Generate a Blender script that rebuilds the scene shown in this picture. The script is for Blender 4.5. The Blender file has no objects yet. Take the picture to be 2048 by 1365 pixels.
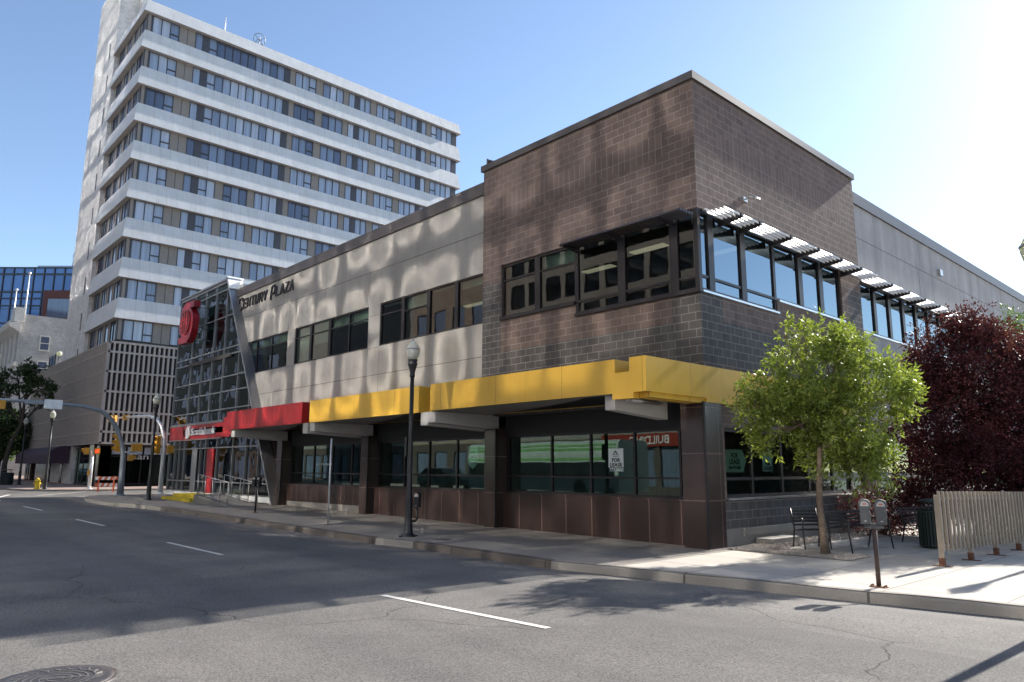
import bpy, math, random
import numpy as np
from mathutils import Vector, Matrix
random.seed(7); RNG = np.random.default_rng(11)
R = math.radians
sc = bpy.context.scene
COL = sc.collection
# ------------------------------------------------------------------ frame of the place
# camera at the origin, long street facade faces -Y (plane Y ~ 14.5), side facade faces +X (plane X = -9.25)
def zg(x): return 0.0075 * max(0.0, -9.4 - x)
SUN = Vector((0.022, 1.0, 0.606)).normalized()
FH = Vector((-0.7352, 0.6778, 0)); RH = Vector((0.6778, 0.7352, 0))   # view heading, sideways

# ------------------------------------------------------------------ materials
def _new(name):
    m = bpy.data.materials.new(name); m.use_nodes = True
    nt = m.node_tree
    return m, nt, nt.nodes['Principled BSDF']
def _n(nt, t, **kw):
    n = nt.nodes.new(t)
    for k, v in kw.items():
        if k in n.inputs: n.inputs[k].default_value = v
        else: setattr(n, k, v)
    return n
def rgba(c): return (c[0], c[1], c[2], 1.0)
def sc3(c, k): return tuple(min(1, x * k) for x in c)
def mixc(nt, fac, a, b, mode='MIX'):
    n = nt.nodes.new('ShaderNodeMix'); n.data_type = 'RGBA'; n.blend_type = mode
    if isinstance(fac, (int, float)): n.inputs[0].default_value = fac
    else: nt.links.new(fac, n.inputs[0])
    for v, i in ((a, 6), (b, 7)):
        if isinstance(v, tuple): n.inputs[i].default_value = rgba(v)
        else: nt.links.new(v, n.inputs[i])
    return n.outputs[2]
def noise(nt, scale, detail=4, rough=.55, vec=None, dist=0):
    n = _n(nt, 'ShaderNodeTexNoise', Scale=scale, Detail=detail, Roughness=rough, Distortion=dist)
    if vec is None:
        tc = nt.nodes.get('TC') or _n(nt, 'ShaderNodeNewGeometry', name='TC')
        tc.name = 'TC'; nt.links.new(tc.outputs['Position'], n.inputs['Vector'])
    else: nt.links.new(vec, n.inputs['Vector'])
    return n.outputs['Fac']
def ramp(nt, f, a, b, va=0.0, vb=1.0):
    n = nt.nodes.new('ShaderNodeMapRange'); n.inputs[1].default_value = a; n.inputs[2].default_value = b
    n.inputs[3].default_value = va; n.inputs[4].default_value = vb; nt.links.new(f, n.inputs[0]); return n.outputs[0]
def mul(nt, a, b, op='MULTIPLY'):
    n = nt.nodes.new('ShaderNodeMath'); n.operation = op
    for v, i in ((a, 0), (b, 1)):
        if isinstance(v, (int, float)): n.inputs[i].default_value = v
        else: nt.links.new(v, n.inputs[i])
    return n.outputs[0]
def bump(nt, b, h, strength, dist=.01):
    n = _n(nt, 'ShaderNodeBump', Strength=strength, Distance=dist)
    nt.links.new(h, n.inputs['Height']); nt.links.new(n.outputs[0], b.inputs['Normal']); return n
def paint(name, col, rough=.5, metal=0.0, var=.12, scale=3.0, bmp=.0, bscale=60, spec=.5):
    m, nt, b = _new(name)
    f = noise(nt, scale, 5, .6)
    c = mixc(nt, ramp(nt, f, .3, .7), sc3(col, 1 - var), sc3(col, 1 + var))
    nt.links.new(c, b.inputs['Base Color'])
    b.inputs['Roughness'].default_value = rough; b.inputs['Metallic'].default_value = metal
    b.inputs['Specular IOR Level'].default_value = spec
    if bmp: bump(nt, b, noise(nt, bscale, 4), bmp)
    return m
def uvvec(nt, sx=1, sy=1, rot=0):
    uv = nt.nodes.new('ShaderNodeUVMap'); mp = _n(nt, 'ShaderNodeMapping')
    mp.inputs['Scale'].default_value = (sx, sy, 1); mp.inputs['Rotation'].default_value = (0, 0, rot)
    nt.links.new(uv.outputs[0], mp.inputs[0]); return mp.outputs[0]
def block(name, c1, c2, mortar, w=.4, h=.2, msize=.011, rot=0, offset=.5, rough=.85, bmp=.5, blot=.18, freq=2):
    m, nt, b = _new(name)
    v = uvvec(nt, rot=rot)
    t = nt.nodes.new('ShaderNodeTexBrick'); nt.links.new(v, t.inputs['Vector'])
    t.offset = offset; t.offset_frequency = freq
    t.inputs['Color1'].default_value = rgba(c1); t.inputs['Color2'].default_value = rgba(c2)
    t.inputs['Mortar'].default_value = rgba(mortar); t.inputs['Scale'].default_value = 1
    t.inputs['Mortar Size'].default_value = msize; t.inputs['Mortar Smooth'].default_value = .3
    t.inputs['Brick Width'].default_value = w; t.inputs['Row Height'].default_value = h; t.inputs['Bias'].default_value = 0
    f1 = noise(nt, .7, 4); f2 = noise(nt, 38, 3)
    c = mixc(nt, 1.0, t.outputs['Color'], mixc(nt, ramp(nt, f1, .3, .7), (1 - blot,) * 3, (1 + 0,) * 3), 'MULTIPLY')
    c = mixc(nt, 1.0, c, mixc(nt, ramp(nt, f2, .25, .75), (.72,) * 3, (1.0,) * 3), 'MULTIPLY')
    wn = nt.nodes.new('ShaderNodeTexWhiteNoise'); wn.noise_dimensions = '2D'
    sn = nt.nodes.new('ShaderNodeVectorMath'); sn.operation = 'SNAP'; nt.links.new(v, sn.inputs[0]); sn.inputs[1].default_value = (w / 2, h, 1); nt.links.new(sn.outputs[0], wn.inputs['Vector'])
    c = mixc(nt, 1.0, c, mixc(nt, wn.outputs['Value'], (.86, .85, .85), (1.1, 1.08, 1.06)), 'MULTIPLY')
    g = nt.nodes['TC']; mp = _n(nt, 'ShaderNodeMapping'); mp.inputs['Scale'].default_value = (2.2, 2.2, .16); nt.links.new(g.outputs['Position'], mp.inputs[0])
    c = mixc(nt, mul(nt, ramp(nt, noise(nt, 1.0, 5, .65, mp.outputs[0]), .5, .75), .28), c, sc3(mortar, .75))
    nt.links.new(c, b.inputs['Base Color']); b.inputs['Roughness'].default_value = rough
    hgt = mul(nt, mul(nt, t.outputs['Fac'], -1.0), mul(nt, f2, .5), 'ADD')
    bump(nt, b, hgt, bmp, .012)
    return m
def glass(name, tint=(.5, .6, .58), ior=1.75, rough=.0, wavy=0, wscale=1.2, refl=(1, 1, 1)):
    m = bpy.data.materials.new(name); m.use_nodes = True; nt = m.node_tree; nt.nodes.clear()
    out = nt.nodes.new('ShaderNodeOutputMaterial'); mx = nt.nodes.new('ShaderNodeMixShader')
    tr = nt.nodes.new('ShaderNodeBsdfTransparent'); tr.inputs[0].default_value = rgba(tint)
    gl = nt.nodes.new('ShaderNodeBsdfGlossy'); gl.inputs['Roughness'].default_value = rough; gl.inputs['Color'].default_value = rgba(refl)
    fr = nt.nodes.new('ShaderNodeFresnel'); fr.inputs['IOR'].default_value = ior
    nt.links.new(fr.outputs[0], mx.inputs[0]); nt.links.new(tr.outputs[0], mx.inputs[1]); nt.links.new(gl.outputs[0], mx.inputs[2])
    nt.links.new(mx.outputs[0], out.inputs[0])
    if wavy:
        bp = _n(nt, 'ShaderNodeBump', Strength=1.0, Distance=wavy)
        nt.links.new(noise(nt, wscale, 1.5, .4), bp.inputs['Height']); nt.links.new(bp.outputs[0], gl.inputs['Normal'])
    return m
def leafmat(name, c1, c2, trans=.45, rough=.4, spec=.5):
    m, nt, b = _new(name)
    oi = nt.nodes.new('ShaderNodeNewGeometry')
    c = mixc(nt, oi.outputs['Random Per Island'], c1, c2)
    nt.links.new(c, b.inputs['Base Color']); b.inputs['Roughness'].default_value = rough
    b.inputs['Specular IOR Level'].default_value = spec
    tl = nt.nodes.new('ShaderNodeBsdfTranslucent'); nt.links.new(mixc(nt, 1.0, c, (1.0, 1.0, .55), 'MULTIPLY'), tl.inputs[0])
    mx = nt.nodes.new('ShaderNodeMixShader'); mx.inputs[0].default_value = trans
    out = nt.nodes['Material Output']
    nt.links.new(b.outputs[0], mx.inputs[1]); nt.links.new(tl.outputs[0], mx.inputs[2]); nt.links.new(mx.outputs[0], out.inputs[0])
    return m
def emis(name, col, s):
    m, nt, b = _new(name); b.inputs['Base Color'].default_value = rgba(sc3(col, .6))
    b.inputs['Emission Color'].default_value = rgba(col); b.inputs['Emission Strength'].default_value = s; return m

def asphalt():
    m, nt, b = _new('asphalt')
    g = nt.nodes.new('ShaderNodeNewGeometry'); g.name = 'TC'
    big = noise(nt, .22, 5, .6); mid = noise(nt, 1.6, 5, .65); fine = noise(nt, 42, 3, .7); grit = noise(nt, 110, 2, .6)
    c = mixc(nt, ramp(nt, big, .35, .68), (.128, .122, .117), (.170, .162, .154))
    c = mixc(nt, ramp(nt, mid, .45, .75), c, mixc(nt, 1.0, c, (.84, .84, .85), 'MULTIPLY'))
    c = mixc(nt, 1.0, c, mixc(nt, ramp(nt, fine, .32, .68), (.5,) * 3, (1.42,) * 3), 'MULTIPLY')
    c = mixc(nt, ramp(nt, grit, .6, .72), c, (.36, .34, .32))
    # wheel-polished bands along the street
    mp = _n(nt, 'ShaderNodeMapping'); mp.inputs['Scale'].default_value = (.05, .9, 1); nt.links.new(g.outputs['Position'], mp.inputs[0])
    band = noise(nt, 1.0, 3, .5, mp.outputs[0])
    c = mixc(nt, ramp(nt, band, .45, .7), c, mixc(nt, 1.0, c, (.8, .8, .82), 'MULTIPLY'))
    oil = mul(nt, ramp(nt, noise(nt, 2.3, 4, .6), .66, .78), ramp(nt, noise(nt, .4, 2), .5, .6))
    c = mixc(nt, mul(nt, oil, .45), c, (.05, .048, .048))
    vp = nt.nodes.new('ShaderNodeTexVoronoi'); vp.feature = 'F1'; vp.distance = 'CHEBYCHEV'; vp.inputs['Scale'].default_value = .16; nt.links.new(g.outputs['Position'], vp.inputs['Vector'])
    sp = nt.nodes.new('ShaderNodeSeparateColor'); nt.links.new(vp.outputs['Color'], sp.inputs[0])
    c = mixc(nt, 1.0, c, mixc(nt, ramp(nt, sp.outputs[0], 0, 1), (.86, .86, .87), (1.1, 1.1, 1.09)), 'MULTIPLY')
    # cracks
    dn = nt.nodes.new('ShaderNodeTexNoise'); dn.inputs['Scale'].default_value = .9; dn.inputs['Detail'].default_value = 6; nt.links.new(g.outputs['Position'], dn.inputs['Vector'])
    va = nt.nodes.new('ShaderNodeVectorMath'); va.operation = 'MULTIPLY_ADD'
    nt.links.new(dn.outputs['Color'], va.inputs[0]); va.inputs[1].default_value = (1.1, 1.1, 0); nt.links.new(g.outputs['Position'], va.inputs[2])
    fl = nt.nodes.new('ShaderNodeVectorMath'); fl.operation = 'MULTIPLY'; nt.links.new(va.outputs[0], fl.inputs[0]); fl.inputs[1].default_value = (1, 1, 0)
    vo = nt.nodes.new('ShaderNodeTexVoronoi'); vo.feature = 'DISTANCE_TO_EDGE'; vo.inputs['Scale'].default_value = .27
    nt.links.new(fl.outputs[0], vo.inputs['Vector'])
    ck = ramp(nt, vo.outputs['Distance'], .0012, .0035, 1, 0)
    ck = mul(nt, ck, ramp(nt, noise(nt, .33, 3), .47, .56))
    c = mixc(nt, mul(nt, ck, .8), c, (.05, .047, .045))
    nt.links.new(c, b.inputs['Base Color']); b.inputs['Roughness'].default_value = .93
    b.inputs['Specular IOR Level'].default_value = .25
    bump(nt, b, mul(nt, mul(nt, fine, .6), mul(nt, ck, -1.2), 'ADD'), .8, .008)
    return m
def concrete_walk(name, col=(.47, .435, .39), w=1.5, h=1.5, joint=.016, rough=.9, jd=.5):
    m, nt, b = _new(name)
    t = nt.nodes.new('ShaderNodeTexBrick'); nt.links.new(uvvec(nt), t.inputs['Vector']); t.offset = 0
    t.inputs['Color1'].default_value = rgba(sc3(col, .95)); t.inputs['Color2'].default_value = rgba(sc3(col, 1.05)); t.inputs['Mortar'].default_value = rgba(sc3(col, jd))
    t.inputs['Scale'].default_value = 1; t.inputs['Mortar Size'].default_value = joint; t.inputs['Brick Width'].default_value = w; t.inputs['Row Height'].default_value = h
    a = noise(nt, .8, 6, .62); f = noise(nt, 50, 3); s = noise(nt, 3.5, 5, .7)
    c = mixc(nt, 1.0, t.outputs['Color'], mixc(nt, ramp(nt, a, .3, .7), (.86, .85, .84), (1.05,) * 3), 'MULTIPLY')
    c = mixc(nt, 1.0, c, mixc(nt, ramp(nt, f, .3, .7), (.88,) * 3, (1.06,) * 3), 'MULTIPLY')
    c = mixc(nt, mul(nt, ramp(nt, s, .62, .74), .35), c, sc3(col, .5))
    nt.links.new(c, b.inputs['Base Color']); b.inputs['Roughness'].default_value = rough
    bump(nt, b, mul(nt, f, mul(nt, t.outputs['Fac'], -2.0), 'ADD'), .35, .006)
    return m
def stucco(name, col, streak=.1):
    m, nt, b = _new(name)
    g = nt.nodes.new('ShaderNodeNewGeometry'); g.name = 'TC'
    mp = _n(nt, 'ShaderNodeMapping'); mp.inputs['Scale'].default_value = (1.6, 1.6, .12); nt.links.new(g.outputs['Position'], mp.inputs[0])
    s = noise(nt, 1.0, 5, .6, mp.outputs[0]); f = noise(nt, 70, 3); a = noise(nt, .5, 4)
    c = mixc(nt, ramp(nt, s, .3, .7), sc3(col, 1 - streak), sc3(col, 1 + streak * .4))
    c = mixc(nt, 1.0, c, mixc(nt, ramp(nt, a, .3, .7), (.86,) * 3, (1.05,) * 3), 'MULTIPLY')
    c = mixc(nt, 1.0, c, mixc(nt, ramp(nt, noise(nt, 1.7, 5, .7), .35, .7), (.90, .90, .89), (1.05,) * 3), 'MULTIPLY')
    nt.links.new(c, b.inputs['Base Color']); b.inputs['Roughness'].default_value = .9
    bump(nt, b, f, .25, .006); return m
def panel(name, col, w, h, joint=.012, rough=.5, metal=0, jd=.6, dent=.0, dscale=1.2, var=.06, spec=.5):
    m, nt, b = _new(name)
    t = nt.nodes.new('ShaderNodeTexBrick'); nt.links.new(uvvec(nt), t.inputs['Vector']); t.offset = 0
    t.inputs['Color1'].default_value = rgba(sc3(col, 1 - var)); t.inputs['Color2'].default_value = rgba(sc3(col, 1 + var)); t.inputs['Mortar'].default_value = rgba(sc3(col, jd))
    t.inputs['Scale'].default_value = 1; t.inputs['Mortar Size'].default_value = joint; t.inputs['Brick Width'].default_value = w; t.inputs['Row Height'].default_value = h
    a = noise(nt, .9, 5, .6)
    c = mixc(nt, 1.0, t.outputs['Color'], mixc(nt, ramp(nt, a, .3, .7), (.9,) * 3, (1.04,) * 3), 'MULTIPLY')
    g = nt.nodes['TC']; mp = _n(nt, 'ShaderNodeMapping'); mp.inputs['Scale'].default_value = (4, 4, .35); nt.links.new(g.outputs['Position'], mp.inputs[0])
    st = noise(nt, 1.0, 5, .65, mp.outputs[0])
    c = mixc(nt, mul(nt, ramp(nt, st, .52, .8), .3), c, mixc(nt, 1.0, c, (.62, .60, .58), 'MULTIPLY'))
    nt.links.new(ramp(nt, st, .3, .7, rough * .8, min(1, rough * 1.35)), b.inputs['Roughness'])
    nt.links.new(c, b.inputs['Base Color']); b.inputs['Metallic'].default_value = metal
    b.inputs['Specular IOR Level'].default_value = spec
    if dent: bump(nt, b, mul(nt, noise(nt, dscale, 3), mul(nt, t.outputs['Fac'], -.3), 'ADD'), 1.0, dent)
    return m

M = {}
M['asphalt'] = asphalt()
M['walk'] = concrete_walk('sidewalk concrete')
M['walkshade'] = concrete_walk('shade darkened sidewalk', (.235, .212, .19), 1.5, 1.5, .016, jd=.5)  # darker copy of the sidewalk concrete, facade shade put into its colour
M['kerb'] = concrete_walk('kerb concrete', (.27, .25, .225), 2.9, 5, .02, jd=.3)
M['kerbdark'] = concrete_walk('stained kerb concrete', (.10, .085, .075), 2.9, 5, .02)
M['brick'] = block('purple brown block', (.205, .146, .126), (.162, .118, .104), (.31, .255, .23))
M['brickdark'] = block('dark grey block', (.118, .108, .104), (.095, .088, .086), (.27, .258, .245))
M['soldier'] = block('upright purple brown block', (.205, .146, .126), (.162, .118, .104), (.33, .28, .26), .2, .7, .010, 0, 0.0)
M['stucco'] = stucco('warm grey stucco', (.385, .364, .338), .14)
M['stuccoB'] = stucco('grey stucco', (.44, .42, .42), .25)
M['joint'] = paint('panel joint', (.13, .12, .11), .9)
M['coping'] = paint('dark coping metal', (.085, .075, .075), .45, .2)
M['yellow'] = panel('yellow fascia metal', (.72, .42, .045), 2.32, 9, .006, .42, 0, .35, .002, 1.0, .02)
M['red'] = panel('red fascia metal', (.36, .010, .014), 3.5, 9, .005, .42, 0, .4, .002, 1.0, .02)
M['beam'] = paint('pale painted concrete', (.52, .50, .47), .8, var=.06)
M['soffit'] = paint('grey soffit', (.27, .255, .24), .85, var=.08)
M['black'] = paint('black header', (.014, .013, .015), .6)
M['granite'] = panel('polished brown granite', (.050, .031, .027), .92, 50, .014, .2, 0, 3.6, 0, var=.1)
M['granitec'] = panel('polished granite column', (.048, .032, .028), 3, 1.05, .012, .2, 0, 3.4, 0, var=.04)
M['frame'] = paint('dark bronze frame', (.022, .018, .020), .4, .3)
M['alu'] = paint('anodised aluminium', (.33, .33, .34), .35, .8, .05)
M['louver'] = paint('white metal blade', (.85, .85, .85), .3, .0, .03)
M['louverdark'] = paint('dark louver blade', (.05, .045, .055), .4, .4)
M['white'] = paint('white paint', (.78, .78, .76), .5, var=.04)
M['glass'] = glass('window glass', (.36, .42, .40), 1.5, 0, .001, 1.5)
M['glassB'] = glass('sky reflecting window glass', (.16, .2, .22), 3.6, 0, .0015, 1.2, (.72, .9, 1.0))
M['glassbank'] = glass('dark curtain wall glass', (.08, .125, .125), 1.4, 0, .008, 1.1)
M['glassclear'] = glass('shop glass', (.46, .6, .54), 1.75, 0, .0015, 1.0, (.78, 1.0, .9))
M['blind'] = paint('pale green roller blind', (.42, .5, .42), .8, var=.04)
M['inside'] = paint('interior paint', (.3, .29, .27), .9)
M['insidedark'] = paint('dark interior', (.07, .068, .065), .9)
M['lampwarm'] = emis('fluorescent panel', (1.0, .88, .6), .22)
M['base'] = concrete_walk('weathered concrete base', (.25, .235, .215), 3, 3, .006)
M['sill'] = paint('bright metal sill', (.6, .6, .6), .3, .9)
M['steel'] = paint('brushed steel', (.5, .5, .5), .32, .9)
M['galv'] = paint('galvanised steel', (.25, .28, .31), .5, .4)
M['galvb'] = paint('bright galvanised steel', (.72, .74, .75), .4, .5)
M['poleblack'] = paint('black lamp post paint', (.018, .018, .02), .4, .2)
M['sigyellow'] = paint('signal yellow', (.55, .27, .02), .45)
M['hydrant'] = paint('hydrant yellow', (.68, .48, .02), .45)
M['stepyellow'] = paint('worn yellow paint', (.62, .46, .02), .7, var=.25)
M['lens'] = paint('dark lens', (.02, .02, .02), .2)
M['lensred'] = emis('lit red hand lens', (1.0, .06, .02), .9)
M['orange'] = paint('orange stripe', (.6, .12, .04), .5)
M['rust'] = paint('rusty iron', (.16, .07, .04), .85, .2, .4, 20)
M['polebrown'] = paint('brown meter post', (.085, .055, .045), .6, .2, .3, 8)
M['meter'] = paint('grey meter paint', (.11, .115, .12), .42, .3, .1, 9)
M['meterlight'] = paint('pale meter plate', (.48, .48, .48), .4)
M['fence'] = paint('beige fence paint', (.29, .245, .19), .65, var=.12, scale=5, bmp=.1)
M['bin'] = paint('dark green bin slats', (.018, .034, .032), .5)
M['bench'] = paint('dark bench metal', (.05, .045, .045), .4, .4)
M['bark'] = paint('grey brown bark', (.17, .125, .09), .95, var=.35, scale=14, bmp=.8, bscale=30)
M['barkdark'] = paint('dark bark', (.05, .042, .036), .95, var=.3, scale=9, bmp=.8, bscale=20)
M['leafash'] = leafmat('ash leaf', (.13, .19, .034), (.30, .355, .085), .55, .4)
M['leafpurple'] = leafmat('purple leaf', (.06, .018, .026), (.115, .036, .045), .38, .5, .2)
M['leafgreen'] = leafmat('green leaf', (.07, .15, .03), (.12, .2, .04), .42, .45)
M['leafdark'] = leafmat('dark green leaf', (.028, .05, .018), (.045, .075, .025), .3, .45)
M['paintline'] = paint('road paint', (.62, .60, .57), .8, var=.14, scale=9)
M['iron'] = paint('cast iron', (.11, .10, .10), .5, .6, .25, 14, .3, 60)
M['ironridge'] = paint('worn cast iron ridge', (.30, .28, .26), .4, .7)
M['gravel'] = paint('gravel stone', (.25, .22, .195), .9, var=.35, scale=25)
M['twhite'] = panel('white enamel spandrel', (.60, .61, .625), .73, 60, .012, .6, 0, .8, .02, 1.1, .02, .3)
M['twall'] = block('white painted brick', (.8, .8, .8), (.74, .74, .75), (.68, .68, .7), .6, .2, .012, bmp=.3)
M['tcore'] = panel('white core panel', (.76, .76, .77), 2.3, 4.6, .02, .5, 0, .85, .03, .6, .03)
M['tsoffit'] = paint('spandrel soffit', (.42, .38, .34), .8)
M['taupe'] = paint('taupe infill panel', (.24, .215, .195), .6, var=.08)
M['tcol'] = paint('dark blue grey pier', (.055, .055, .068), .5)
M['tframe'] = paint('tower window frame', (.05, .048, .055), .45)
def pane(name, col, rough=.08, spec=.9):
    m, nt, b = _new(name)
    g = nt.nodes.new('ShaderNodeNewGeometry'); g.name = 'TC'
    mp = _n(nt, 'ShaderNodeMapping'); mp.inputs['Scale'].default_value = (5, 5, .15); nt.links.new(g.outputs['Position'], mp.inputs[0])
    f = noise(nt, 1.0, 3, .5, mp.outputs[0])
    nt.links.new(mixc(nt, ramp(nt, f, .35, .65), sc3(col, .8), sc3(col, 1.08)), b.inputs['Base Color'])
    b.inputs['Roughness'].default_value = rough; b.inputs['IOR'].default_value = 1.9; b.inputs['Specular IOR Level'].default_value = .5
    return m
M['paneblind'] = pane('pane with white curtain', (.29, .345, .45))
M['panepale'] = pane('pale blind and painted sky pane', (.42, .47, .57))  # blinds in the tower rows; on the clerestory it paints reflected sky
M['panedark'] = pane('dark office pane', (.07, .09, .15))
M['panemid'] = pane('mid tone office pane', (.17, .215, .31))  # middle blue tone between the dark and the curtained panes
M['lattice'] = paint('beige precast lattice', (.42, .375, .335), .85, var=.08)
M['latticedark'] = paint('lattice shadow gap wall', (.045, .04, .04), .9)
M['latticelow'] = paint('ribbed precast screen', (.34, .305, .28), .88, var=.1)
M['awning'] = paint('plum awning cloth', (.045, .022, .045), .75)
M['oldwhite'] = block('old white brick', (.62, .61, .59), (.55, .545, .53), (.5, .49, .47), .5, .16, .012, bmp=.3, blot=.3)
M['oldtrim'] = paint('old cream trim', (.66, .63, .57), .8, var=.1)
M['farglass'] = panel('blue mirror glass', (.10, .22, .48), 1.9, 3.4, .07, .06, 0, .12, .0, 1, .12)
M['farred'] = paint('red brown precast', (.13, .045, .034), .8)
M['fargrey'] = paint('grey metal penthouse', (.34, .36, .38), .6)
M['letter'] = paint('dark bronze letters', (.035, .03, .032), .4, .3)
M['silver'] = paint('silver letters', (.66, .66, .67), .4, .5, .04)
M['emblemred'] = paint('gloss red emblem', (.24, .008, .016), .35)
M['paper'] = paint('paper poster', (.80, .86, .84), .8, var=.04)
M['ink'] = paint('poster ink', (.03, .03, .03), .7)
M['opp'] = block('sunny tan brick', (.42, .33, .26), (.38, .30, .24), (.5, .46, .4), .4, .2)
M['oppc'] = stucco('sunny pale concrete', (.36, .335, .30))
M['oppgrey'] = stucco('sunny grey concrete', (.30, .29, .27))
M['oppglass'] = glass('mirror window glass', (.10, .13, .14), 3.9, .04)
M['oppglassdim'] = glass('tinted mirror window glass', (.10, .13, .14), 2.7, .05)
M['busgreen'] = paint('bus green', (.22, .46, .18), .35)
M['buswhite'] = paint('bus white', (.50, .58, .54), .35)
M['signred'] = paint('red sign board', (.30, .03, .02), .5)
M['globe'] = glass('lamp globe acrylic', (.72, .75, .78), 1.5, .12)
M['globewhite'] = leafmat('frosted globe', (.72, .73, .75), (.72, .73, .75), .5, .25)
M['oppteal'] = paint('dark slate facade', (.022, .028, .03), .6)
M['oppdark'] = paint('brown shop front', (.10, .08, .07), .6)
M['bird'] = paint('dark feather', (.03, .03, .035), .6)
M['rubber'] = paint('black rubber', (.02, .02, .02), .8)
M['carblue'] = paint('grey blue car paint', (.12, .16, .2), .25, .3)
M['carglass'] = paint('dark car glass', (.02, .025, .03), .05)
M['farpave'] = concrete_walk('reddish paving', (.33, .25, .22), .6, .3, .01)

# ------------------------------------------------------------------ mesh builder (world coordinates)
class MB:
    def __init__(s): s.v = []; s.f = []; s.m = []; s.s = []; s.uv = {}
    def quad(s, pts, m=0, smooth=False, uv=None):
        b = len(s.v); s.v += [tuple(p) for p in pts]; s.f.append(tuple(range(b, b + len(pts)))); s.m.append(m); s.s.append(smooth)
        if uv: s.uv[len(s.f) - 1] = uv
    def box(s, x0, y0, z0, x1, y1, z1, m=0, skip=''):
        if x0 > x1: x0, x1 = x1, x0
        if y0 > y1: y0, y1 = y1, y0
        if z0 > z1: z0, z1 = z1, z0
        a = (x0, y0, z0); P = [(x0, y0, z0), (x1, y0, z0), (x1, y1, z0), (x0, y1, z0), (x0, y0, z1), (x1, y0, z1), (x1, y1, z1), (x0, y1, z1)]
        for k, idx in (('b', (3, 2, 1, 0)), ('t', (4, 5, 6, 7)), ('s', (0, 1, 5, 4)), ('e', (1, 2, 6, 5)), ('n', (2, 3, 7, 6)), ('w', (3, 0, 4, 7))):
            if k not in skip: s.quad([P[i] for i in idx], m)
        return s
    def obox(s, c, ax, half, m=0):   # oriented box: centre, 3 axes, half sizes
        c = Vector(c); A = [Vector(a).normalized() * h for a, h in zip(ax, half)]
        P = [c + A[0] * i + A[1] * j + A[2] * k for k in (-1, 1) for j in (-1, 1) for i in (-1, 1)]
        for idx in ((0, 2, 3, 1), (4, 5, 7, 6), (0, 1, 5, 4), (1, 3, 7, 5), (3, 2, 6, 7), (2, 0, 4, 6)): s.quad([P[i] for i in idx], m)
        return s
    def bar(s, a, b, w, h=None, m=0, up=(0, 0, 1)):
        a = Vector(a); b = Vector(b); d = (b - a); L = d.length; d.normalize(); u = Vector(up)
        if abs(d.dot(u)) > .95: u = Vector((1, 0, 0)) if abs(d.x) < .9 else Vector((0, 1, 0))
        r = d.cross(u).normalized(); u = r.cross(d)
        return s.obox((a + b) / 2, (r, d, u), (w / 2, L / 2, (h or w) / 2), m)
    def tube(s, pts, rad, n=10, m=0, cap=True, smooth=True):
        pts = [Vector(p) for p in pts]; k = len(pts)
        rad = [rad] * k if isinstance(rad, (int, float)) else rad
        rings = []; prev = None
        for i, p in enumerate(pts):
            t = (pts[min(i + 1, k - 1)] - pts[max(i - 1, 0)]).normalized()
            if prev is None: u = t.orthogonal().normalized()
            else: u = (prev - t * prev.dot(t)).normalized()
            prev = u; w = t.cross(u); b = len(s.v)
            s.v += [tuple(p + (u * math.cos(2 * math.pi * j / n) + w * math.sin(2 * math.pi * j / n)) * rad[i]) for j in range(n)]
            rings.append(b)
        for i in range(k - 1):
            for j in range(n):
                s.f.append((rings[i] + j, rings[i] + (j + 1) % n, rings[i + 1] + (j + 1) % n, rings[i + 1] + j)); s.m.append(m); s.s.append(smooth)
        if cap:
            s.f.append(tuple(rings[0] + j for j in reversed(range(n)))); s.m.append(m); s.s.append(False)
            s.f.append(tuple(rings[-1] + j for j in range(n))); s.m.append(m); s.s.append(False)
        return s
    def lathe(s, prof, x, y, n=20, m=0, smooth=True, flute=0):
        return s.tube([(x, y, z) for r, z in prof], [max(r, .0005) for r, z in prof], n, m, True, smooth)
    def prism(s, poly, f0, f1, m=0, ms=None):   # poly list of 2d, f0/f1 map 2d->3d
        A = [f0(p) for p in poly]; B = [f1(p) for p in poly]
        s.quad(A, m); s.quad(list(reversed(B)), m)
        for i in range(len(poly)):
            j = (i + 1) % len(poly); s.quad([A[j], A[i], B[i], B[j]], m if ms is None else ms)
        return s
    def sphere(s, c, r, n=12, m=0, sq=(1, 1, 1)):
        rings = []
        for i in range(1, n // 2):
            a = math.pi * i / (n // 2)
            b = len(s.v); s.v += [(c[0] + r * sq[0] * math.sin(a) * math.cos(2 * math.pi * j / n), c[1] + r * sq[1] * math.sin(a) * math.sin(2 * math.pi * j / n), c[2] + r * sq[2] * math.cos(a)) for j in range(n)]; rings.append(b)
        t = len(s.v); s.v += [(c[0], c[1], c[2] + r * sq[2]), (c[0], c[1], c[2] - r * sq[2])]
        for i in range(len(rings) - 1):
            for j in range(n): s.f.append((rings[i] + j, rings[i + 1] + j, rings[i + 1] + (j + 1) % n, rings[i] + (j + 1) % n)); s.m.append(m); s.s.append(True)
        for j in range(n):
            s.f.append((t, rings[0] + j, rings[0] + (j + 1) % n)); s.m.append(m); s.s.append(True)
            s.f.append((t + 1, rings[-1] + (j + 1) % n, rings[-1] + j)); s.m.append(m); s.s.append(True)
        return s
    def build(s, name, mats, parent=None, bevel=0):
        if not isinstance(mats, (list, tuple)): mats = [mats]
        off = Vector((0, 0, 0)); q = parent
        while q is not None: off = off + q.location; q = q.parent
        me = bpy.data.meshes.new(name)
        me.from_pydata([(p[0] - off.x, p[1] - off.y, p[2] - off.z) for p in s.v], [], s.f)
        for mm in mats: me.materials.append(M[mm] if isinstance(mm, str) else mm)
        me.polygons.foreach_set('material_index', s.m); me.polygons.foreach_set('use_smooth', s.s)
        uvl = me.uv_layers.new(name='UVMap'); dat = np.zeros((len(me.loops), 2), 'f')
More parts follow.
